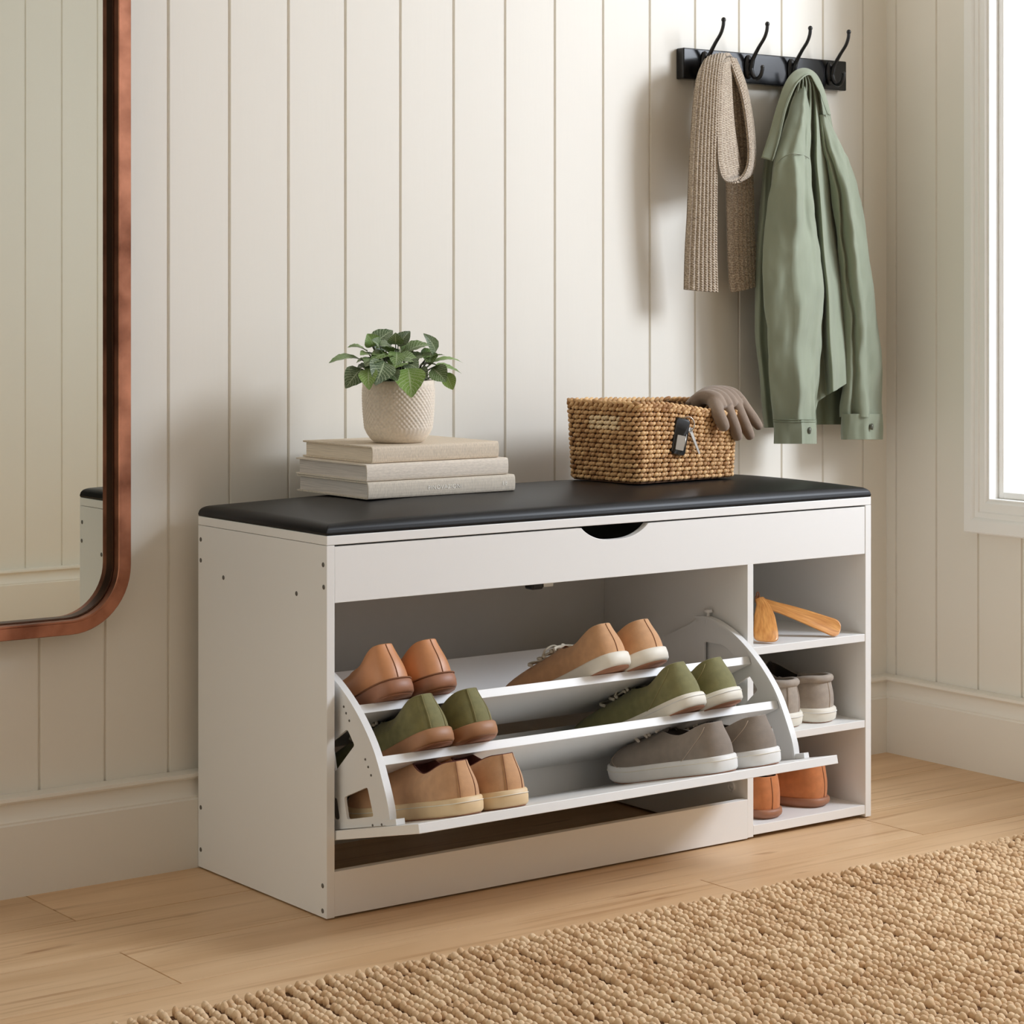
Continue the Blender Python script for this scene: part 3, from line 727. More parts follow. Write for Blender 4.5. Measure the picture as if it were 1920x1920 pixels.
shoe(1170, y, z, 5, AS, 'beige sneaker with white sole on the top rack shelf, left one of its pair', 'beige sneakers with white soles', dict(sneak, heel=0.046), mt, -1, 'sneaker', seam=M['seam'], laces=M['lace_w'])
shoe(1243, y, z, 5, AS, 'beige sneaker with white sole on the top rack shelf, right one of its pair', 'beige sneakers with white soles', dict(sneak, heel=0.046), mt, 1, 'sneaker', seam=M['seam'], laces=M['lace_w'])
y, z = on_shelf(E2, -0.034)
mt = dict(upper=M['olive'], lining=M['lining_dark'], sole=M['sole_gum'], outsole=M['sole_brown'])
shoe(834, y, z, 4, AS, 'olive green shoe with gum sole on the middle rack shelf, left one of its pair', 'olive shoes with gum soles', sneak, mt, -1, 'sneaker', strip=M['olive2'], seam=M['seam_o'], laces=M['lace_w'])
shoe(919, y, z, 4, AS, 'olive green shoe with gum sole on the middle rack shelf, right one of its pair', 'olive shoes with gum soles', sneak, mt, 1, 'sneaker', strip=M['olive2'], seam=M['seam_o'], laces=M['lace_w'])
y, z = on_shelf(E2, -0.036)
mt = dict(upper=M['olive2'], lining=M['lining_dark'], sole=M['sole_white'])
shoe(1314, y, z, 7, AS, 'olive green sneaker with white sole on the middle rack shelf, left one of its pair', 'olive sneakers with white soles', sneak, mt, -1, 'sneaker', sidestitch=M['seam_o'], laces=M['lace_w'], capseam=M['seam_o'], foxing=M['sole_cool'])
shoe(1384, y, z, 7, AS, 'olive green sneaker with white sole on the middle rack shelf, beside the right bracket', 'olive sneakers with white soles', sneak, mt, 1, 'sneaker', sidestitch=M['seam_o'], laces=M['lace_w'], capseam=M['seam_o'], foxing=M['sole_cool'])
def on_flap(s): p = flap_pt(s, 0.0006); return p
y, z = on_flap(0.010)
mt = dict(upper=M['beige2'], lining=M['lining_red'], sole=M['sole_cream'], collar=M['lining_red'])
lowb = dict(L=0.240, Wd=0.1042, ts=0.0235, heel=0.047, dip=0.036, throat=0.060, lift=0.0055)
shoe(886, y, z, 2, AF, 'beige canvas sneaker with cream sole on the lowest rack board, left one of its pair', 'beige sneakers with cream soles', lowb, mt, -1, 'sneaker', strip=M['beige'], seam=M['seam'], foxing=M['sole_white'], laces=M['lining_red'])
shoe(974, y, z, 2, AF, 'beige canvas sneaker with cream sole on the lowest rack board, right one of its pair', 'beige sneakers with cream soles', lowb, mt, 1, 'sneaker', strip=M['beige'], seam=M['seam'], foxing=M['sole_white'], laces=M['lining_red'])
mt = dict(upper=M['greycanvas'], lining=M['lining_dark'], sole=M['sole_cool'])
y, z = on_flap(0.016)
shoe(1370, y, z, 6, AF, 'grey canvas sneaker with pale laces and thick white sole on the lowest rack board', 'grey sneakers on the rack', dict(lowb, L=0.212, y1=0.58, ts=0.0245, dip=0.035, throat=0.046, toe=0.022, lift=0.005), mt, -1, 'sneaker', sidestitch=M['seam_l'], capseam=M['seam_l'], laces=M['lace_g'], foxing=M['sole_white'])
shoe(1453, y, z, 6, AF, 'grey canvas sneaker with white sole on the lowest rack board, beside the right bracket', 'grey sneakers on the rack', dict(lowb, L=0.212, y1=0.58, ts=0.0245, dip=0.035, throat=0.046, toe=0.022, lift=0.005), mt, 1, 'sneaker', sidestitch=M['seam_l'], capseam=M['seam_l'], laces=M['lace_g'], foxing=M['sole_white'])
mt = dict(upper=M['greysuede'], lining=M['lining_dark'], sole=M['sole_white'])
mid = dict(rimw=0.54, lean=0.035, L=0.255, Wd=0.1020, ts=0.0235, heel=0.048, dip=0.040, throat=0.060)
shoe(1492, -0.372, 0.1595, 4, 0, 'light grey suede sneaker in the middle cubby, partly hidden behind the bracket', 'light grey suede sneakers', mid, mt, -1, 'sneaker', strip=M['greysuede'], seam=M['seam_l'], padded=True, foxing=M['sole_cool'])
shoe(1559, -0.372, 0.1595, 10, 0, 'light grey suede sneaker in the middle cubby, right one of its pair', 'light grey suede sneakers', mid, mt, 1, 'sneaker', seam=M['seam_l'], padded=True, foxing=M['sole_cool'])
mt = dict(upper=M['rust'], lining=M['lining_dark'], sole=M['sole_brown'], outsole=M['sole_brown'])
low = dict(rimw=0.58, lean=0.03, L=0.250, Wd=0.0976, ts=0.0150, heel=0.050, dip=0.040, throat=0.046, y1=0.40)
shoe(1451, -0.378, 0.0218, -3, 0, 'rust brown suede loafer in the bottom cubby, the one next to the divider', 'rust suede loafers', low, mt, -1, 'loafer', seam=M['seam'], tongue=False)
shoe(1549, -0.362, 0.0218, 16, 0, 'rust brown suede loafer in the bottom cubby, right one of its pair', 'rust suede loafers', low, mt, 1, 'loafer', seam=M['seam'], tongue=False)

# ------------------------------------------------------------------ shoehorns
def shoehorn(name_label, path, widths, up, curl, group='wooden shoehorns'):
    P = catmull([np.array(p) for p in path], 60); n = len(P)
    root = tag(bpy.data.objects.new('shoehorn', None), name_label, 'shoehorn', group); C.objects.link(root); root.location = tuple(P[-1])
    rt, wuv = [], []
    for i in range(n):
        t = Vector(P[min(i + 1, n - 1)] - P[max(i - 1, 0)]).normalized(); u = Vector(up); u = (u - t * u.dot(t)).normalized(); s = t.cross(u)
        f = i / (n - 1); w = interp(f, *widths); th = 0.0032 if f > .3 else lerp(0.006, 0.0032, f / .3)
        if f > 0.86: w *= math.sqrt(max(0.01, 1 - ((f - 0.86) / 0.14) ** 2 * 0.985))
        cr = curl * sstep(0.15, 0.6, f); a, b = [], []
        for k in range(13):
            q = -1 + k / 6; lift = cr * w * q * q
            a.append(Vector(P[i]) + s * w * q + u * (lift + th * 0.5 * (1 - 0.5 * q * q))); b.append(Vector(P[i]) + s * w * q + u * (lift - th * 0.5 * (1 - 0.5 * q * q)))
        rt.append(a + b[::-1]); wuv += [(k / 12 + len(name_label), f * 3) for k in range(13)] * 2
    obj('blade', MB().grid(rt, close_u=True, cap=True), M['wood'], root, smooth=True, uvs=wuv)
    lpnt = [Vector(P[0]) + Vector((0.003 * math.cos(a) - .002, 0.002, 0.006 * math.sin(a) + 0.004)) for a in np.linspace(0, 2 * PI, 14)]
    obj('hanging_loop', MB().tube(lpnt, 0.0012, 6, cap=False), M['seam'], root, smooth=True)
    return root
SZ = 0.2996
tA = at_z(1437, 1203, SZ + 0.004)
shoehorn('short wooden shoehorn with its broad blade resting on the front of the top cubby shelf',
         [tuple(at(1424, 1122, -0.318)), tuple(at(1430, 1136, -0.328)), tuple(at(1434, 1158, -0.345)), tuple(at(1436, 1182, -0.364)), tuple(tA)],
         ([0, .2, .45, .75, 1], [0.0065, 0.0095, 0.0165, 0.0195, 0.0195]), (-0.45, -0.65, 0.6), -0.10)
tipB = at_z(1575, 1184, SZ + 0.008)
st = at(1422, 1128, -0.300)
shoehorn('long wooden shoehorn lying slantwise across the top cubby, handle end raised',
         [tuple(st), tuple(lerp(st, tipB, 0.33) + Vector((0, 0, 0.002))), tuple(lerp(st, tipB, 0.7) + Vector((0, 0, 0.001))), tuple(tipB)],
         ([0, .25, .6, .85, 1], [0.0085, 0.0095, 0.0140, 0.0165, 0.0165]), (-0.2, -0.8, 0.56), 0.22)

# ------------------------------------------------------------------ books
def book(x0, x1, y0, y1, z0, th, mc, mp, label, lettering=None):
    r = thing('book', (0.5 * (x0 + x1), 0.5 * (y0 + y1), z0), label, 'book', 'books stacked under the plant')
    cb = 0.0026; mb = MB()
    mb.box(x0, x1, y0 + 0.004, y1, z0, z0 + cb); mb.box(x0, x1, y0 + 0.004, y1, z0 + th - cb, z0 + th)
    n = 8; prof = []
    for k in range(n + 1):
        a = -PI / 2 + PI * k / n; prof.append((y0 + 0.004 - 0.004 * math.cos(a) ** 0.7 if abs(math.cos(a)) > 1e-6 else y0 + 0.004, z0 + th / 2 + th / 2 * math.sin(a)))
    inn = [(y + cb * 0.9, z0 + th / 2 + (z - z0 - th / 2) * 0.82) for y, z in prof]
    mb.prism(prof + inn[::-1], x0, x1, 'x')
    obj('cover', mb, mc, r, bevel=0.0006)
    obj('page_block', MB().box(x0 + 0.004, x1 - 0.004, y0 + 0.0062, y1 - 0.004, z0 + cb, z0 + th - cb), mp, r)
    if lettering:
        for txt, cx_, h in lettering:
            cu = bpy.data.curves.new('spine_lettering', 'FONT'); cu.body = txt; cu.size = h; cu.extrude = 0.0001; cu.align_x = 'CENTER'; cu.align_y = 'CENTER'; cu.space_character = 1.12
            t = bpy.data.objects.new('spine_lettering', cu); C.objects.link(t); cu.materials.append(M['foil']); t.parent = r
            dg = bpy.context.evaluated_depsgraph_get(); me = bpy.data.meshes.new_from_object(t.evaluated_get(dg)); bpy.data.objects.remove(t)
            t = bpy.data.objects.new('spine_lettering', me); C.objects.link(t); t.parent = r
            t.location = (cx_ - r.location.x, y0 - 0.0003 - r.location.y, th / 2); t.rotation_euler = (PI / 2, 0, 0); t['label'] = 'pale faded lettering on the spine'
    return r
bz = PAD_TOP(0.30, -0.15) + 0.0003
BTH = 0.0252
book(0.157, 0.422, -0.252, -0.052, bz, BTH, M['cloth_c'], M['pages_w'], 'bottom grey linen book of the stack, with faded spine lettering', [('PINOVAZIONI', 0.292, 0.0088), ('EB', 0.402, 0.0085)])
book(0.157, 0.412, -0.248, -0.050, bz + BTH + 0.0003, BTH, M['cloth_b'], M['pages_w'], 'middle pale linen book of the stack, plain spine')
book(0.172, 0.400, -0.240, -0.045, bz + 2 * (BTH + 0.0003), BTH * 0.98, M['cloth_a'], M['pages'], 'top beige linen book, directly under the potted plant')
BKT = bz + 3 * BTH + 0.0004

# ------------------------------------------------------------------ potted plant
pc = at_z(747, 829, BKT); PXc, PYc = pc.x, pc.y
plant = thing('potted_plant', (PXc, PYc, BKT), 'potted plant with veined green leaves in a textured cream pot on the book stack', 'plant')
prof = [(0.0005, 0), (0.034, 0), (0.0375, 0.0015), (0.0425, 0.006), (0.0475, 0.013), (0.0510, 0.021)]
prof += [(0.0510 + 0.0034 * math.sin(PI * k / 60 * 0.62) , 0.021 + 0.062 * k / 60) for k in range(1, 61)]
prof += [(0.0542, 0.085), (0.0540, 0.091), (0.0528, 0.0935), (0.0505, 0.0925), (0.0495, 0.088), (0.049, 0.070), (0.0005, 0.068)]
def bumps(a, r, z):
    if 0.019 < z < 0.0845 and r > 0.05:
        e = sstep(0.019, 0.024, z) * (1 - sstep(0.080, 0.0845, z)); row = z / 0.0040; k = int(row)
        return 0.0009 * e * (math.sin(a * 46 + (PI if k % 2 else 0)) * abs(math.sin(PI * row)))
    return 0
obj('pot', MB().lathe(prof, 276, (PXc, PYc, BKT), bumps), M['ceramic'], plant, smooth=True)
obj('soil', MB().lathe([(0.0005, 0.082), (0.03, 0.082), (0.049, 0.080), (0.0492, 0.072)], 40, (PXc, PYc, BKT)), M['soil'], plant, smooth=True)
leaves = MB(); luv = []
def leaf(base, tip, wd, nrm, droop=0.25, cup=0.25):
    base, tip, nrm = Vector(base), Vector(tip), Vector(nrm); ax = tip - base; Ln = ax.length; t = ax.normalized()
    nn = (nrm - t * nrm.dot(t)).normalized(); sd = t.cross(nn); rows = []; nL, nW = 12, 8
    for i in range(nL + 1):
        f = i / nL; w = wd * 0.5 * (math.sin(PI * f ** 0.80) ** 0.85 if 0 < f < 1 else 0.02) * (1 - 0.15 * f) + 0.0003
        arch = 4 * f * (1 - f) * droop * Ln * 0.5
        row = []
        for j in range(nW + 1):
            u = -1 + 2 * j / nW
            rip = 0.02 * wd * math.cos(u * 3) * math.sin(f * 9 * PI) * abs(u)
            row.append(base + t * (f * Ln) + sd * (w * u) + nn * (arch + cup * w * abs(u) ** 1.3 * 0.8 + rip)); luv.append((u, f))
        rows.append(row)
    leaves.grid(rows)
stems = MB()
ZC = Vector((PXc, PYc, BKT + 0.080))
def zl(zx, zy, y): return at(540 + zx / 4.364, 600 + zy / 4.364, y)
def to_cam(p): return (CAMP - p).normalized()
traced = [  # base, tip (zoomed-picture coords), width px, depth offset toward the viewer, up-tilt of the face
    ((610, 330), (355, 352), 120, .00, .75), ((650, 262), (498, 228), 105, -.02, .8), ((600, 400), (480, 548), 150, .02, .2), ((690, 215), (845, 95), 135, -.02, .4),
    ((900, 215), (992, 100), 105, .00, .45), ((800, 250), (735, 120), 150, -.03, .5), ((700, 215), (652, 120), 120, -.01, .3), ((960, 270), (1165, 222), 135, .00, .7), ((1205, 270), (1115, 122), 95, .02, .4),
    ((1190, 345), (1415, 352), 85, .02, .8), ((1200, 380), (1405, 435), 105, .00, .7), ((1180, 390), (1285, 498), 140, .03, .2), ((1290, 430), (1345, 560), 100, .00, .15),
    ((985, 395), (1010, 618), 215, .058, .12), ((790, 340), (720, 520), 185, .045, .2), ((660, 400), (665, 560), 130, .045, .15), ((850, 290), (690, 340), 140, .02, .7),
    ((905, 310), (1060, 340), 150, .02, .65), ((830, 420), (890, 492), 110, .05, .4), ((1050, 420), (1135, 478), 120, .045, .4), ((1170, 265), (1160, 365), 105, .02, .3),
    ((880, 250), (760, 215), 150, .01, .6), ((930, 260), (1010, 215), 120, -.01, .4), ((700, 300), (600, 290), 120, .01, .7), ((1000, 330), (1130, 300), 130, .01, .7),
    ((930, 350), (860, 400), 150, .035, .6), ((960, 360), (1060, 400), 140, .035, .6), ((740, 330), (640, 380), 130, .03, .6), ((880, 200), (880, 110), 110, .01, .1), ((760, 260), (690, 170), 130, .01, .5),
    ((1080, 300), (1200, 290), 110, .01, .6), ((890, 260), (880, 380), 120, .03, .2)]
for (b_, t_, w_, dy, up_) in traced:
    yb_ = PYc - dy * 0.75; yt_ = PYc - dy * 1.15 - 0.004
    B_ = zl(b_[0], b_[1], yb_); T_ = zl(t_[0], t_[1], yt_); nrm = to_cam(B_) * (1 - up_) + Vector((0, 0, 1)) * up_ + Vector((random.uniform(-.15, .15), 0, 0))
    leaf(B_, B_ + (T_ - B_) * 1.08, 1.28 * w_ / 4.364 / 1260, nrm, random.uniform(0.12, 0.3), random.uniform(0.15, 0.4))
    root = ZC + Vector((B_.x - PXc, B_.y - PYc, 0)) * 0.35; mid = root.lerp(B_, 0.55) + Vector((0, 0, 0.006))
    stems.tube([root, mid, B_], [0.0018, 0.0014, 0.0008], 6)
for k in range(44):                                   # leaves on the far side and inside the crown
    a = random.uniform(0, 2 * PI); r_ = random.uniform(0.01, 0.055); B_ = ZC + Vector((r_ * math.cos(a), r_ * math.sin(a), random.uniform(0.012, 0.058 - 0.4 * r_)))
    T_ = B_ + Vector((math.cos(a) * .030, math.sin(a) * .030, random.uniform(-.012, .014)))
    if T_.y < PYc - 0.035: continue
    leaf(B_, T_, random.uniform(.024, .036), (0.2 * math.cos(a), 0.2 * math.sin(a), 1), 0.25, 0.3)
    stems.tube([ZC + Vector((B_.x - PXc, B_.y - PYc, 0)) * 0.4, B_], [0.0016, 0.0008], 6)
o = obj('foliage', leaves, M['leaf'], plant, smooth=True, uvs=luv, recalc=False)
obj('stems', stems, M['stem'], plant, smooth=True)

# ------------------------------------------------------------------ basket
BKX, BKY = 0.7400, -0.1960
bw_, bd_, bh_, brad = 0.228, 0.152, 0.128, 0.015
brot = math.radians(6.0)
bz0 = PAD_TOP(BKX, BKY) - 0.0003
basket = thing('wicker_basket', (BKX, BKY, bz0), 'rectangular woven seagrass basket on the right part of the black padded seat', 'basket')
def peri(n, grow=0.0):
    w, d, r = bw_ / 2 + grow, bd_ / 2 + grow, brad + grow; segs = []; st = []
    L_ = [2 * (d - r), PI / 2 * r, 2 * (w - r), PI / 2 * r] * 2; tot = sum(L_); out = []
    def pt(s):
        x = s % tot
        cor = [(w, -d + r, 0), None]
        # start at right side going +y
        if x < L_[0]: return Vector((w, -d + r + x, 0)), Vector((1, 0, 0))
        x -= L_[0]
        if x < L_[1]: a = x / r; return Vector((w - r + r * math.cos(a), d - r + r * math.sin(a), 0)), Vector((math.cos(a), math.sin(a), 0))
        x -= L_[1]
        if x < L_[2]: return Vector((w - r - x, d, 0)), Vector((0, 1, 0))
        x -= L_[2]
        if x < L_[3]: a = PI / 2 + x / r; return Vector((-w + r + r * math.cos(a), d - r + r * math.sin(a), 0)), Vector((math.cos(a), math.sin(a), 0))
        x -= L_[3]
        if x < L_[4]: return Vector((-w, d - r - x, 0)), Vector((-1, 0, 0))
        x -= L_[4]
        if x < L_[5]: a = PI + x / r; return Vector((-w + r + r * math.cos(a), -d + r + r * math.sin(a), 0)), Vector((math.cos(a), math.sin(a), 0))
        x -= L_[5]
        if x < L_[6]: return Vector((-w + r + x, -d, 0)), Vector((0, -1, 0))
        x -= L_[6]; a = 1.5 * PI + x / r; return Vector((w - r + r * math.cos(a), -d + r + r * math.sin(a), 0)), Vector((math.cos(a), math.sin(a), 0))
    for k in range(n): out.append(pt(tot * k / n))
    return out, tot
BR = Matrix.Rotation(brot, 3, 'Z'); BC = Vector((BKX, BKY, bz0))
def bk(p, zz):
    fl_ = 1.0 + 0.05 * (zz / bh_); q = Vector((p.x * fl_, p.y * fl_, 0)); q = BR @ q
    return BC + q + Vector((0, 0, zz * (1 - 0.15 * sstep(-0.10, 0.12, p.x) * sstep(0.02, -0.10, p.y) - 0.03 * sstep(-0.1, 0.1, p.x))))
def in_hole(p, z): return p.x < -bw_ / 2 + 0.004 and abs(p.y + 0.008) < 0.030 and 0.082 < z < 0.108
NS = 92; ring_, tot = peri(NS); rowsN = 16; rh = (bh_ - 0.010) / rowsN
weave = MB(); patch = MB()
for r in range(rowsN):
    z = 0.004 + rh * (r + 0.5)
    for k in range(NS // 1):
        p, nrm = ring_[k]
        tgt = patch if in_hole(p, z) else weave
        p2, n2 = ring_[(k + 1) % NS]; tdir = (BR @ Vector((-nrm.y, nrm.x, 0))); nw = BR @ nrm
        ph = (k + (r % 2) * 0.5)
        bul = 0.0012 * (1 if (k + r) % 2 == 0 else -0.6) + random.uniform(-.0004, .0004)
        c = bk(p, z) + nw * bul + tdir * (tot / NS) * ((r % 2) * 0.5) + Vector((0, 0, random.uniform(-.0005, .0005)))
        sl = 0.45 if r % 2 else 0.30
        A = (tdir * math.cos(sl) + Vector((0, 0, 1)) * math.sin(sl)) * (tot / NS * 0.70); D = (Vector((0, 0, 1)) * math.cos(sl) - tdir * math.sin(sl)) * (rh * 0.46)
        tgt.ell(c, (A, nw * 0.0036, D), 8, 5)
wv = obj('woven_body', weave, M['wicker'], basket, smooth=True)
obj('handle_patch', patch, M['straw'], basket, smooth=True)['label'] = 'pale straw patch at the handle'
shell = MB(); NZ = 24; ringS, _ = peri(120)
for gname, g in (('o', -0.0010), ('i', -0.0032)):
    vs = []; fs = []; ofs = len(shell.v)
    for j in range(NZ + 1):
        for p, n_ in ringS: vs.append(bk(p + n_ * g, 0.002 + (bh_ - 0.006) * j / NZ))
    for j in range(NZ):
        for k in range(120):
            zc = 0.002 + (bh_ - 0.006) * (j + .5) / NZ; pm = (ringS[k][0] + ringS[(k + 1) % 120][0]) / 2
            f = (j * 120 + k, j * 120 + (k + 1) % 120, (j + 1) * 120 + (k + 1) % 120, (j + 1) * 120 + k); fs.append(f if gname == 'o' else f[::-1])
    shell.add(vs, fs)
fb = [bk(p + n_ * -0.003, 0.004) for p, n_ in ringS]; shell.add(fb, [tuple(range(len(fb)))])
obj('basket_core', shell, M['wicker_in'], basket, recalc=False)
rimm = MB(); NR = 70; ringR, totR = peri(NR)
for lay, (zz, g) in enumerate([(bh_ - 0.005, 0.0004), (bh_ - 0.0005, -0.0004)]):
    for k in range(NR):
        p, nrm = ringR[k]; tdir = BR @ Vector((-nrm.y, nrm.x, 0)); nw = BR @ nrm
        up = Vector((0, 0, 1)); sl = 0.62 if lay == 0 else -0.5
        A = (tdir * math.cos(sl) + (up * 0.8 + nw * 0.4) * math.sin(sl)) * (totR / NR * 0.85); D = (up * math.cos(sl) - tdir * math.sin(sl)) * 0.0034
        rimm.ell(bk(p + nrm * g, zz + random.uniform(-.0007, .0007)), (A, nw * 0.0040, D), 8, 5)
obj('braided_rim', rimm, M['wicker'], basket, smooth=True)

# ------------------------------------------------------------------ car key hanging on the basket front
fyc = -0.2790
def kpt(px, py, y=fyc): return at(px, py, y)
fa, fb_ = kpt(1279, 784), kpt(1268, 853)
key = thing('car_key', tuple(fb_), 'black car key fob hanging on the front of the woven basket', 'key')
ax = (fa - fb_); kl = ax.length; axn = ax.normalized(); kn = Vector((-0.10, -1, 0)).normalized(); kn = (kn - axn * kn.dot(axn)).normalized(); ks = axn.cross(kn) * -1
if ks.x < 0: ks = -ks
def fob_ring(hw, y0, r, l0, l1):
    pts = rrect(-hw, hw, l0, l1, r, 6); return [fb_ + ks * a + axn * b + kn * y0 for a, b in pts]
rowsF = [fob_ring(0.0115, -0.0045, 0.005, 0.002, kl - 0.002), fob_ring(0.0140, -0.0025, 0.006, 0, kl), fob_ring(0.0140, 0.0035, 0.006, 0, kl), fob_ring(0.0125, 0.0055, 0.005, 0.0015, kl - 0.0015)]
obj('fob_body', MB().grid(rowsF, close_u=True, cap=True), M['fob'], key, smooth=True, auto=50)
rowsF = [fob_ring(0.0078, 0.0050, 0.0012, 0.008, kl * 0.53), fob_ring(0.0078, 0.0066, 0.0012, 0.008, kl * 0.53)]
obj('fob_button', MB().grid(rowsF, close_u=True, cap=True), M['fobscreen'], key)
mb = MB(); q0 = fb_ + ks * 0.0088 + axn * 0.0075 + kn * 0.0062; mb.tube([q0, q0 + axn * (kl * 0.46)], 0.0008, 8); obj('chrome_trim', mb, M['steel'], key, smooth=True)
mb = MB(); rcn = kpt(1291, 795, fyc - 0.004); mb.tube([rcn + (Vector((0.8, -0.3, 0)) * math.cos(a) + Vector((-0.1, 0, 1)) * math.sin(a)) * 0.0115 for a in np.linspace(0, 2 * PI, 29)], 0.0009, 8, cap=False)
obj('key_ring', mb, M['steel'], key, smooth=True)
k0, k1 = kpt(1294, 806, fyc - 0.003), kpt(1311, 851, fyc - 0.001)
mb = MB(); d = (k1 - k0).normalized(); s_ = Vector((0, -1, 0)); w_ = d.cross(s_)
mb.add([k0 + w_ * a + s_ * b for a, b in ((-.0028, -.001), (.0028, -.001), (.0028, .001), (-.0028, .001))] + [k1 + w_ * a + s_ * b for a, b in ((-.0016, -.001), (.0016, -.001), (.0016, .001), (-.0016, .001))], [(0, 1, 2, 3), (7, 6, 5, 4), (0, 4, 5, 1), (1, 5, 6, 2), (2, 6, 7, 3), (3, 7, 4, 0)])
mb.lathe([(0.0005, -0.001), (0.0045, -0.001), (0.0045, 0.001), (0.0005, 0.001)], 16); nn_ = 64
mb.v[-nn_:] = [tuple(k0 + w_ * p[0] + d * (p[1]) + s_ * p[2]) for p in mb.v[-nn_:]]
obj('key_blade', mb, M['steel'], key)

# ------------------------------------------------------------------ voxel-merged organic shapes
def merged(name, mb, m, parent, vox, smooth_it=6):
    o = obj(name, mb, m, parent, smooth=True)
    r = o.modifiers.new('join', 'REMESH'); r.mode = 'VOXEL'; r.voxel_size = vox; r.use_smooth_shade = True
    s = o.modifiers.new('soft', 'SMOOTH'); s.factor = 0.5; s.iterations = smooth_it
    dg = bpy.context.evaluated_depsgraph_get(); me = bpy.data.meshes.new_from_object(o.evaluated_get(dg))
    o.modifiers.clear(); o.data = me
    for p in me.polygons: p.use_smooth = True
    return o

# ------------------------------------------------------------------ glove over the basket rim
def gz(zx, zy, y): return at(1040 + zx / 4.571, 700 + zy / 4.571, y)
glove = thing('glove', tuple(gz(1400, 230, -0.25)), 'taupe suede glove draped over the right rim of the woven basket', 'glove')
g = MB()
def chain(pts, rad, flat=1.0):
    P = catmull([np.array(p) for p in pts], 22); R_ = catmull([np.array([r]) for r in rad], 22)
    g.tube([Vector(p) for p in P], [float(r[0]) for r in R_], 12)
# hand back as three parallel flattened bands, wide at the knuckles
chain([gz(1165, 275, -0.215), gz(1270, 205, -0.235), gz(1370, 225, -0.258), gz(1425, 310, -0.268)], [0.010, 0.012, 0.0135, 0.012])
chain([gz(1210, 225, -0.205), gz(1330, 172, -0.222), gz(1450, 200, -0.245), gz(1530, 290, -0.255)], [0.010, 0.0125, 0.0135, 0.012])
chain([gz(1270, 190, -0.195), gz(1400, 160, -0.208), gz(1530, 190, -0.228), gz(1610, 280, -0.240)], [0.010, 0.0115, 0.0125, 0.0115])
chain([gz(1190, 250, -0.210), gz(1300, 188, -0.228), gz(1412, 212, -0.252), gz(1478, 290, -0.262)], [0.010, 0.012, 0.0132, 0.0120])
chain([gz(1240, 205, -0.200), gz(1365, 164, -0.215), gz(1492, 194, -0.238), gz(1568, 282, -0.248)], [0.010, 0.012, 0.0130, 0.0118])
# fingers
chain([gz(1370, 240, -0.260), gz(1400, 340, -0.279), gz(1440, 430, -0.284), gz(1455, 472, -0.282)], [0.0125, 0.0110, 0.0104, 0.0090])
chain([gz(1460, 270, -0.254), gz(1510, 380, -0.268), gz(1550, 490, -0.271), gz(1572, 562, -0.269)], [0.0120, 0.0105, 0.0102, 0.0080])
chain([gz(1540, 255, -0.246), gz(1600, 375, -0.258), gz(1650, 485, -0.261), gz(1682, 552, -0.259)], [0.0118, 0.0102, 0.0098, 0.0076])
chain([gz(1580, 230, -0.238), gz(1650, 320, -0.248), gz(1710, 400, -0.251), gz(1757, 464, -0.249)], [0.0115, 0.0100, 0.0094, 0.0072])
# thumb lies inside the basket
chain([gz(1260, 240, -0.215), gz(1225, 285, -0.222), gz(1215, 330, -0.222)], [0.011, 0.0105, 0.009])
merged('glove_hand', g, M['glove'], glove, 0.0015, 12)
mb = MB(); cpts = [gz(1135, 262, -0.222), gz(1175, 215, -0.210), gz(1240, 170, -0.196), gz(1300, 148, -0.188)]
mb.tube([Vector(p) for p in catmull([np.array(p) for p in cpts], 14)], 0.0035, 8); obj('cuff_edge', mb, M['glove'], glove, smooth=True)

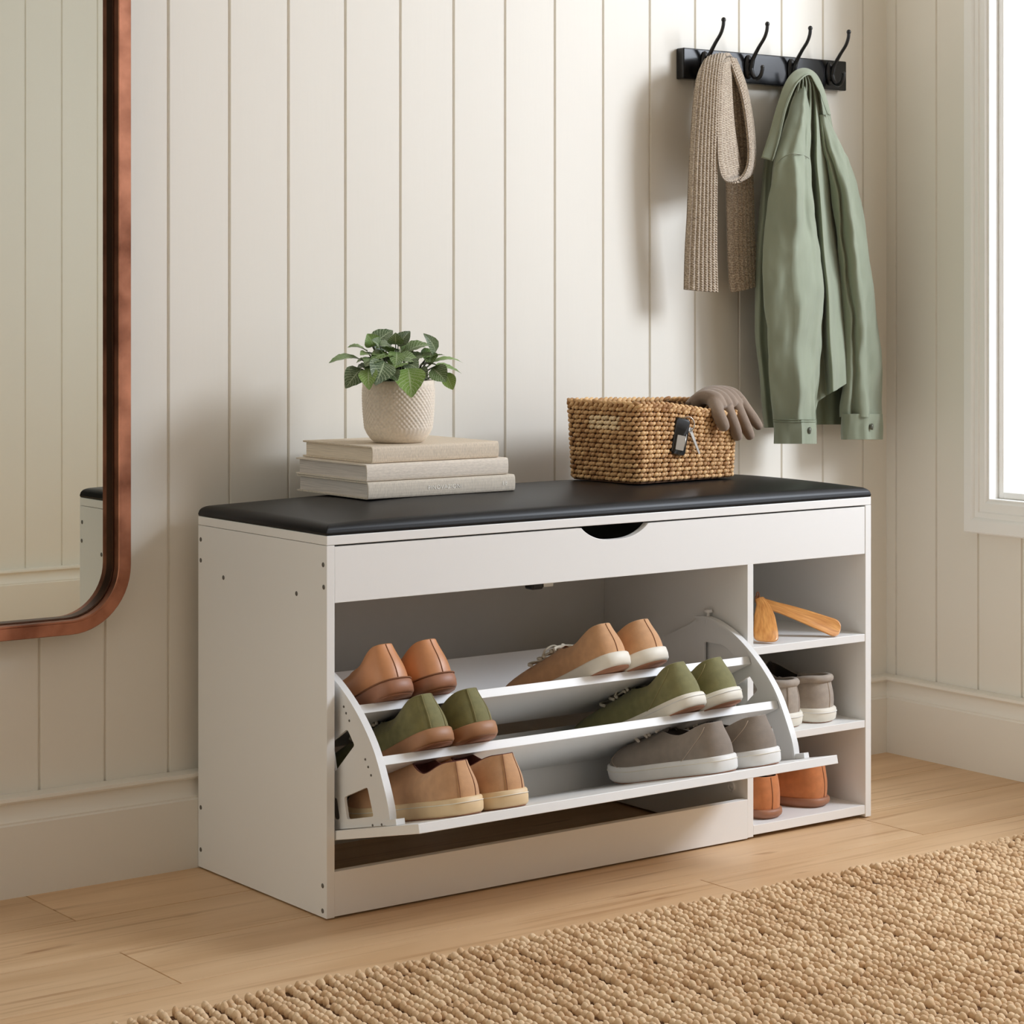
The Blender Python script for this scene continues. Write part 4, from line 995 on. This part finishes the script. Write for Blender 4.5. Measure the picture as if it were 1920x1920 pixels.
# ------------------------------------------------------------------ coat rack
KX0, KX1 = 0.9575, 1.3527
rack_o = thing('coat_rack', (KX0, -0.001, 1.226), 'black wall coat rack with four hooks above the bench', 'coat rack')
obj('board', MB().box(KX0, KX1, -0.0205, -0.0005, 1.2268, 1.2810), M['black_wood'], rack_o, bevel=0.0022, seg=3)
hooks = []
for hx in (1.0057, 1.1085, 1.2125, 1.3085):
    hk = bpy.data.objects.new('hook', None)
    z0 = 1.2560
    # oval back plate
    mb = MB()
    rows = []
    for (k, yy) in ((0.4, -0.0268), (0.85, -0.0255), (1.0, -0.0228), (1.0, -0.0205)):
        rows.append([(hx + 0.0095 * k * math.cos(a), yy, z0 + 0.0215 * k * math.sin(a)) for a in np.linspace(0, 2 * PI, 28, endpoint=False)])
    mb.grid(rows, close_u=True, cap=True)
    mb.tube([(hx, -0.022, z0 + 0.012), (hx, -0.0255, z0 + 0.012), (hx, -0.027, z0 + 0.012)], [0.0028, 0.0028, 0.0015], 10)
    P = catmull([(hx, -0.024, z0 - 0.012), (hx, -0.030, z0 + 0.003), (hx, -0.034, z0 + 0.014), (hx, -0.048, z0 + 0.032), (hx, -0.0625, z0 + 0.0475), (hx, -0.0690, z0 + 0.0600), (hx, -0.0705, z0 + 0.0700)], 30)
    mb.tube(P, [lerp(0.0048, 0.0031, sstep(0, .6, k / 29)) for k in range(30)], 12)
    mb.ell(P[-1] + np.array((0, 0, .0015)), ((.0042, 0, 0), (0, .0042, 0), (0, 0, .0046)), 14, 9)
    P = catmull([(hx, -0.026, z0 + 0.006), (hx, -0.029, z0 - 0.006), (hx, -0.0335, z0 - 0.0165), (hx, -0.0425, z0 - 0.0225), (hx, -0.0525, z0 - 0.0185), (hx, -0.0575, z0 - 0.0085), (hx, -0.0580, z0 - 0.0030)], 26)
    mb.tube(P, [lerp(0.0044, 0.0030, k / 25) for k in range(26)], 12)
    mb.ell(P[-1], ((.0037, 0, 0), (0, .0037, 0), (0, 0, .0040)), 12, 8)
    obj('hook', mb, M['black_iron'], rack_o, smooth=True)

# ------------------------------------------------------------------ scarf
scarf = MB(); suv = []
def ribbon(mb, uv, stations, n, thick, ribs, amp, arch=0.0, per=8, rowlen=0.0042):
    A = catmull([np.array(at(*s[0])) for s in stations], n); B = catmull([np.array(at(*s[1])) for s in stations], n)
    Wd = ribs * per; rows = []; uvl = []; acc = 0.0; prev = None
    for i in range(n):
        c = Vector((A[i] + B[i]) / 2)
        if prev is not None: acc += (c - prev).length
        prev = c
        t = Vector((A[min(i + 1, n - 1)] + B[min(i + 1, n - 1)] - A[max(i - 1, 0)] - B[max(i - 1, 0)])).normalized(); s = Vector(B[i] - A[i]); w = s.length; sn = s.normalized()
        nr = t.cross(sn).normalized()
        if nr.y > 0 and abs(nr.y) > 0.3: nr = -nr
        elif abs(nr.y) <= 0.3 and rows and nr.dot(lastn) < 0: nr = -nr
        lastn = nr
        fr, bk_ = [], []
        for k in range(Wd + 1):
            f = k / Wd; u = 2 * f - 1; prof = thick * 0.5 * (max(0.0, 1 - abs(u) ** 5)) ** 0.5
            rb = amp * (abs(math.sin(PI * f * ribs)) - 0.5) * (1 if abs(u) < 0.98 else 0.3)
            p = Vector(A[i]) + s * f + nr * (arch * w * (1 - u * u))
            fr.append((p + nr * (prof + rb), (f * ribs, acc / rowlen))); bk_.append((p - nr * (prof + rb * 0.8), (f * ribs + 0.5, acc / rowlen)))
        al = fr + bk_[::-1]; rows.append([a for a, _ in al]); uvl += [b for _, b in al]
    mb.grid(rows, close_u=True, cap=True); uv += uvl
Q = lambda a, b: (a, b)
ribbon(scarf, suv, [Q((1350, 122, -.042), (1385, 122, -.040)), Q((1334, 110, -.056), (1372, 106, -.058)), Q((1313, 126, -.076), (1358, 112, -.080)), Q((1303, 160, -.083), (1350, 140, -.092)), Q((1297, 220, -.083), (1347, 200, -.095)), Q((1292, 300, -.080), (1345, 300, -.094)), Q((1288, 400, -.074), (1344, 400, -.088)),
                    Q((1284, 470, -.068), (1344, 470, -.082)), Q((1282, 543, -.062), (1346, 548, -.078))], 110, 0.017, 8, 0.0026, arch=0.06)
ribbon(scarf, suv, [Q((1352, 116, -.080), (1368, 112, -.052)), Q((1348, 175, -.094), (1370, 165, -.062)), Q((1346, 250, -.102), (1376, 240, -.066)), Q((1348, 308, -.104), (1386, 296, -.066)), Q((1360, 338, -.104), (1396, 324, -.062)), Q((1388, 336, -.100), (1410, 322, -.056)), Q((1404, 306, -.094), (1414, 288, -.050)),
                    Q((1403, 250, -.088), (1409, 226, -.046)), Q((1391, 175, -.078), (1396, 160, -.042)), Q((1366, 108, -.062), (1378, 112, -.038))], 110, 0.010, 6, 0.0018)
ribbon(scarf, suv, [Q((1352, 118, -.034), (1384, 122, -.034)), Q((1354, 180, -.036), (1396, 180, -.036)), Q((1358, 260, -.036), (1405, 260, -.036)), Q((1361, 345, -.036), (1411, 345, -.036)), Q((1363, 430, -.038), (1413, 430, -.038)), Q((1365, 500, -.040), (1416, 500, -.040)), Q((1369, 548, -.040), (1418, 536, -.040))], 100, 0.014, 7, 0.0026, arch=0.10)
sc_o = obj('scarf', scarf, M['scarf'], smooth=True, uvs=suv)
tag(sc_o, 'taupe ribbed knit scarf looped over the leftmost coat hook', 'scarf')

# ------------------------------------------------------------------ jacket
jk = thing('jacket', tuple(at(1515, 140, -0.07)), 'sage green cotton shirt jacket hanging by its collar on the third hook', 'jacket')
JM = M['jacket']
def wr(p, s, a): return a * noise.noise(Vector((p.x * s, p.y * s, p.z * s * 0.45)))
def front(u, rg):
    return ((u + 1) / (1 + rg)) ** 0.72 if u < rg else ((1 - u) / (1 - rg)) ** 0.62
def sleeve(name, st, yc, yr, n=90, seg=56, seed=0.0, crease=(), rg=0.3):
    py = [s[0] for s in st]; rows = []
    for i in range(n):
        p = lerp(py[0], py[-1], i / (n - 1)); l = cub(p, py, [s[1] for s in st]); r = cub(p, py, [s[2] for s in st]); yy = interp(p, py, yc); rd = interp(p, py, yr)
        row = []
        for k in range(seg):
            a = 2 * PI * k / seg; u = math.cos(a); v = math.sin(a)
            u2 = math.copysign(abs(u) ** 0.85, u); y = yy - rd * (1.45 * front(max(-1, min(1, u2)), rg) if v > 0 else -0.9 * abs(v) ** 0.8)
            for (cu, cw, cd) in crease: y += cd * math.exp(-((u - cu) / cw) ** 2) * (1 if v > 0 else 0) * sstep(py[0], py[0] + 120, p)
            q = at(0.5 * (l + r) + 0.5 * (r - l) * u2, p, y)
            q += Vector((0, -1, 0)) * wr(q + Vector((seed, 0, 0)), 22, 0.010) * (1 if v > -0.2 else 0.2) + Vector((0, -1, 0)) * wr(q + Vector((seed, 3, 0)), 60, 0.0035)
            row.append(q)
        rows.append(row)
    return rows
def cub(x, xs, ys):
    i = max(0, min(len(xs) - 2, int(np.searchsorted(xs, x)) - 1)); t = (x - xs[i]) / (xs[i + 1] - xs[i])
    def m(j):
        if j <= 0: return (ys[1] - ys[0]) / (xs[1] - xs[0])
        if j >= len(xs) - 1: return (ys[-1] - ys[-2]) / (xs[-1] - xs[-2])
        return (ys[j + 1] - ys[j - 1]) / (xs[j + 1] - xs[j - 1])
    h = xs[i + 1] - xs[i]
    return ys[i] * (2 * t ** 3 - 3 * t * t + 1) + ys[i + 1] * (-2 * t ** 3 + 3 * t * t) + h * (m(i) * (t ** 3 - 2 * t * t + t) + m(i + 1) * (t ** 3 - t * t))

Lst = [(150, 1497, 1514), (200, 1481, 1521), (250, 1464, 1521), (300, 1450, 1521), (350, 1443, 1524), (412, 1436, 1529), (472, 1431, 1537), (534, 1431, 1544), (604, 1435, 1544), (688, 1441, 1538), (755, 1447, 1532), (793, 1450, 1531)]
Ly = [-.075, -.084, -.092, -.098, -.102, -.104, -.104, -.102, -.100, -.098, -.096, -.095]
Lr = [.008, .015, .022, .028, .031, .032, .032, .032, .031, .029, .027, .026]
rows = sleeve('l', Lst, Ly, Lr, 100, 60, 0, ((0.62, 0.10, 0.008), (0.1, 0.12, -0.004)))
mb = MB(); mb.grid(rows, close_u=True); slv = obj('sleeve', mb, JM, jk, smooth=True, recalc=True)
def cuff(st, yc, yr, up_px, nm='cuff'):
    rows = sleeve('c', st, yc, yr, 14, 60)
    inn = [[p + (Vector((sum(q.x for q in r), sum(q.y for q in r), 0)) / len(r) - Vector((p.x, p.y, 0))) * 0.10 for p in r] for r in rows]
    mb = MB(); mb.grid(rows + inn[::-1], close_u=True, close_v=True); return obj(nm, mb, JM, slv if nm == 'cuff' else jk, smooth=True, auto=60)
def stud(px, py, y, parent, r=0.0058):
    c = at(px, py, y); s = MB(); s.lathe([(0.0002, 0.0012), (0.0022, 0.0013), (0.0030, 0.0028), (0.0048, 0.0032), (r, 0.0022), (r, -0.001)], 22)
    nrm = Vector((0.75, -1, 0)).normalized(); R = nrm.to_track_quat('Z', 'Y').to_matrix(); s.v = [tuple(c + R @ Vector(p)) for p in s.v]
    obj('button', s, M['button'], parent, smooth=True, auto=40)
c1 = cuff([(786, 1449.5, 1532), (832, 1452, 1532)], [-.0955, -.095], [.0285, .0275], 0)
stud(1517, 807, -.0955 - .028 * 1.45 * front((1517 - 1491) / 41, .3) - .0048, slv)
mb = MB(); 
for p_ in (788, 792):
    r_ = sleeve('s', [(p_ - 1, 1449.3, 1532.3), (p_ + 1, 1449.3, 1532.3)], [-.0955, -.0955], [.0290, .0290], 2, 60)[0]
    mb.tube([q for q in r_] + r_[:2], 0.0006, 5, cap=False)
obj('cuff_stitching', mb, M['jacket_in'], slv, smooth=True)
# shoulder seam of the near sleeve
pts = [at(px_, py_, y_) for px_, py_ in ((1452, 312), (1462, 300), (1476, 291), (1492, 288), (1508, 291), (1517, 297)) for y_ in [-.0985 - .029 * 1.45 * front((px_ - 1485) / 36, .3) - .0012]]
mb = MB(); mb.tube([Vector(p) for p in catmull([np.array(p) for p in pts], 24)], 0.0011, 6); obj('shoulder_seam', mb, JM, slv, smooth=True)

Rst = [(215, 1533, 1553), (260, 1538, 1570), (310, 1549, 1592), (350, 1556, 1607), (412, 1564, 1619), (490, 1574, 1630), (580, 1580, 1641), (676, 1580, 1651), (740, 1578, 1654), (782, 1577, 1655)]
Ry = [-.070, -.070, -.070, -.072, -.074, -.074, -.072, -.070, -.068, -.068]
Rr = [.010, .016, .022, .026, .029, .030, .030, .029, .028, .027]
rows = sleeve('r', Rst, Ry, Rr, 90, 60, 4.0, ((-0.35, 0.12, 0.010), (0.35, 0.14, 0.006)))
mb = MB(); mb.grid(rows, close_u=True); slv_r = obj('sleeve', mb, JM, jk, smooth=True)
rows = sleeve('c', [(776, 1576.5, 1655), (824, 1577, 1654)], [-.068, -.068], [.0285, .0275], 14, 60)
inn = [[p + (Vector((sum(q.x for q in r), sum(q.y for q in r), 0)) / len(r) - Vector((p.x, p.y, 0))) * 0.10 for p in r] for r in rows]
mb = MB(); mb.grid(rows + inn[::-1], close_u=True, close_v=True); obj('cuff', mb, JM, slv_r, smooth=True, auto=60)
stud(1634, 800, -.068 - .028 * 1.45 * front((1634 - 1615.7) / 39, .3) - .0012, slv_r)

# body with pleats converging at the collar
bpy_ = [138, 160, 230, 300, 400, 500, 600, 700, 802]
bl = [1494, 1484, 1452, 1434, 1424, 1417, 1415, 1424, 1433]; brr = [1524, 1541, 1560, 1568, 1580, 1594, 1605, 1610, 1612]
hem = ([0, .50, .58, .66, .80, .93, 1.0], [802, 800, 752, 742, 728, 712, 716])
def body(front=True):
    rows = []; n, mcol = 90, 150
    for i in range(n):
        row = []
        for k in range(mcol):
            s = k / (mcol - 1); bot = interp(s, *hem) if front else 796; p = lerp(138, bot, i / (n - 1)); l = cub(p, bpy_, bl); r = cub(p, bpy_, brr)
            spread = sstep(140, 330, p)
            pl = 0.013 * spread * math.sin(2 * PI * (s * 4.1 + 0.15 + 0.05 * math.sin(p / 90))) + 0.006 * sstep(135, 160, p) * math.sin(2 * PI * s * 8.3 + 1)
            edge = (1 - abs(2 * s - 1) ** 3)
            y = (-.048 - .030 * edge ** 0.7 - pl * edge - 0.018 * sstep(.5, .8, s) * sstep(350, 700, p)) if front else (-.024 - .008 * edge - 0.3 * pl)
            if front and p < 190: y -= 0.020 * (1 - sstep(138, 190, p)) 
            q = at(lerp(l, r, s), p, y); q += Vector((0, -1, 0)) * wr(q + Vector((9, 0, 0)), 26, 0.004) * spread; row.append(q)
        rows.append(row)
    return rows
fr = body(True); mb = MB(); mb.grid(fr); inn = [[p + Vector((0, 0.0012, 0)) for p in r] for r in fr]; mb.grid([r[::-1] for r in inn])
obj('body', mb, JM, jk, smooth=True, recalc=False)
bkp = body(False); mb = MB(); mb.grid([r[8:-8] for r in bkp]); obj('back_panel', mb, M['jacket_in'], jk, smooth=True, recalc=False)
# collar
colr = MB(); cuv = []
ribbon(colr, cuv, [Q((1427, 296, -.088), (1448, 302, -.100)), Q((1442, 250, -.092), (1461, 258, -.106)), Q((1456, 200, -.094), (1474, 202, -.110)), Q((1470, 160, -.092), (1490, 163, -.112)), Q((1484, 138, -.088), (1503, 147, -.110)), Q((1500, 129, -.086), (1513, 140, -.108)), Q((1516, 130, -.084), (1520, 141, -.104)),
                     Q((1531, 141, -.080), (1527, 153, -.100)), Q((1543, 166, -.078), (1536, 170, -.098)), Q((1552, 197, -.078), (1546, 198, -.094)), Q((1556, 217, -.078), (1552, 214, -.090))], 80, 0.0042, 1, 0.0, arch=0.05, per=14)
obj('collar', colr, JM, jk, smooth=True)
ed = [(1448, 302, -.1025), (1461, 258, -.1085), (1474, 202, -.1125), (1490, 163, -.1145), (1503, 147, -.1125), (1513, 140, -.1105), (1520, 141, -.1065), (1527, 153, -.1025), (1536, 170, -.1000)]
mb = MB(); mb.tube([Vector(p) for p in catmull([np.array(at(*e)) for e in ed], 50)], 0.0014, 6); obj('collar_edge', mb, JM, jk, smooth=True)

# ------------------------------------------------------------------ jute rug
RX0, RX1, RY1, RY0 = -0.62, 1.36, -0.645, -1.62
rug = MB(); px_, py_ = 0.0142, 0.0118
tmpl = MB().ell((0, 0, 0), ((1, 0, 0), (0, 1, 0), (0, 0, 1)), 7, 5); tv = np.array(tmpl.v); tf = np.array([list(f) + [f[-1]] * (4 - len(f)) for f in tmpl.f])
rng = np.random.default_rng(3); VV = []; FF = []; cnt = 0
nx = int((RX1 - RX0) / px_)
for i in range(nx):
    dr = rng.normal(0, .0006)
    for j in range(int((RY1 - RY0) / py_)):
        yy = RY1 - 0.004 - j * py_ - (0.004 * rng.random() if j == 0 else 0); xx = RX0 + px_ * (i + .5) - 0.10 * (RY1 - yy) + dr + 0.0022 * math.sin(yy * 23 + i * 1.7)
        if j > 45 and xx > 0.9 or yy < -1.35 - 0.2 * xx: continue
        if xx > RX1 or xx < RX0: continue
        a = 0.50 + rng.normal(0, .16); l = py_ * (0.70 + rng.normal(0, .07)); w = px_ * (0.41 + rng.normal(0, .035)); h = 0.0066 * (1 + rng.normal(0, .13))
        sink = 0.004 * (rng.random() < 0.05)
        c, s_ = math.cos(a), math.sin(a); v = tv * np.array((w, l, h)); x = v[:, 0] * c + v[:, 1] * s_ * 0.6; y = -v[:, 0] * s_ * 0.6 + v[:, 1] * c
        z = v[:, 2] + 0.0076 - sink + rng.normal(0, .0010) + v[:, 1] / l * 0.0016
        VV.append(np.stack([x + xx + rng.normal(0, .0005), y + yy + rng.normal(0, .0007), z], 1)); FF.append(tf + cnt); cnt += len(tv)
VV = np.concatenate(VV); FF = np.concatenate(FF)
rug.v = [tuple(p) for p in VV.tolist()]; rug.f = [tuple(f[:3]) if f[2] == f[3] else tuple(f) for f in FF.tolist()]
ro = tag(obj('jute_rug', rug, M['jute'], smooth=True, recalc=False), 'chunky woven natural jute rug on the oak floor in front of the bench', 'rug')
obj('rug_backing', MB().box(RX0 - .0, RX1, RY0, RY1 - 0.006, 0.0005, 0.0060), M['jute_base'], ro)

# ------------------------------------------------------------------ light
w = bpy.data.worlds.new('sky'); sc.world = w; w.use_nodes = True
nt = w.node_tree; bg = nt.nodes['Background']
# hazy bright sky on the window side, dim warm interior light elsewhere, plus a bright fill lobe added at left
tc = N(nt, 'ShaderNodeTexCoord'); sx = N(nt, 'ShaderNodeSeparateXYZ'); nt.links.new(tc.outputs['Generated'], sx.inputs[0])
mr = N(nt, 'ShaderNodeMapRange', interpolation_type='SMOOTHSTEP'); mr.inputs['From Min'].default_value = 0.0; mr.inputs['From Max'].default_value = 0.25
nt.links.new(sx.outputs['X'], mr.inputs['Value'])
mx = N(nt, 'ShaderNodeMix', data_type='RGBA'); mx.inputs['A'].default_value = (0.52, 0.50, 0.45, 1); mx.inputs['B'].default_value = (1.82, 1.85, 1.96, 1)
ml = N(nt, 'ShaderNodeMapRange', interpolation_type='SMOOTHSTEP'); ml.inputs['From Min'].default_value = -0.70; ml.inputs['From Max'].default_value = -0.95  # mask of the added left lobe that brightens the bench's side panel
nt.links.new(sx.outputs['X'], ml.inputs['Value'])
mh = N(nt, 'ShaderNodeMix', data_type='RGBA'); mh.inputs['A'].default_value = (0.05, 0.045, 0.035, 1); mh.inputs['B'].default_value = (1.40, 1.40, 1.28, 1)
nt.links.new(ml.outputs['Result'], mh.inputs['Factor']); nt.links.new(mh.outputs['Result'], mx.inputs['A'])
nt.links.new(mr.outputs['Result'], mx.inputs['Factor']); nt.links.new(mx.outputs['Result'], bg.inputs['Color']); bg.inputs['Strength'].default_value = 1.0
def area(name, loc, target, sx, sy, power, col):
    l = bpy.data.lights.new(name, 'AREA'); l.shape = 'RECTANGLE'; l.size = sx; l.size_y = sy; l.energy = power; l.color = col
    o = bpy.data.objects.new(name, l); C.objects.link(o); o.location = loc
    o.rotation_euler = (Vector(target) - Vector(loc)).to_track_quat('-Z', 'Y').to_euler(); return o
area('daylight', (2.60, -2.08, 2.02), (0.75, -0.2, 0.6), 0.85, 0.85, 77, (0.85, 0.925, 1.03))

sc.cycles.use_adaptive_sampling = True; sc.cycles.adaptive_threshold = 0.05; sc.cycles.max_bounces = 7; sc.cycles.diffuse_bounces = 5; sc.cycles.glossy_bounces = 4; sc.cycles.caustics_reflective = False; sc.cycles.caustics_refractive = False
sc.view_settings.view_transform = 'Standard'; sc.view_settings.look = 'None'; sc.view_settings.exposure = 0.0; sc.view_settings.gamma = 1.0; sc.view_settings.use_curve_mapping = False
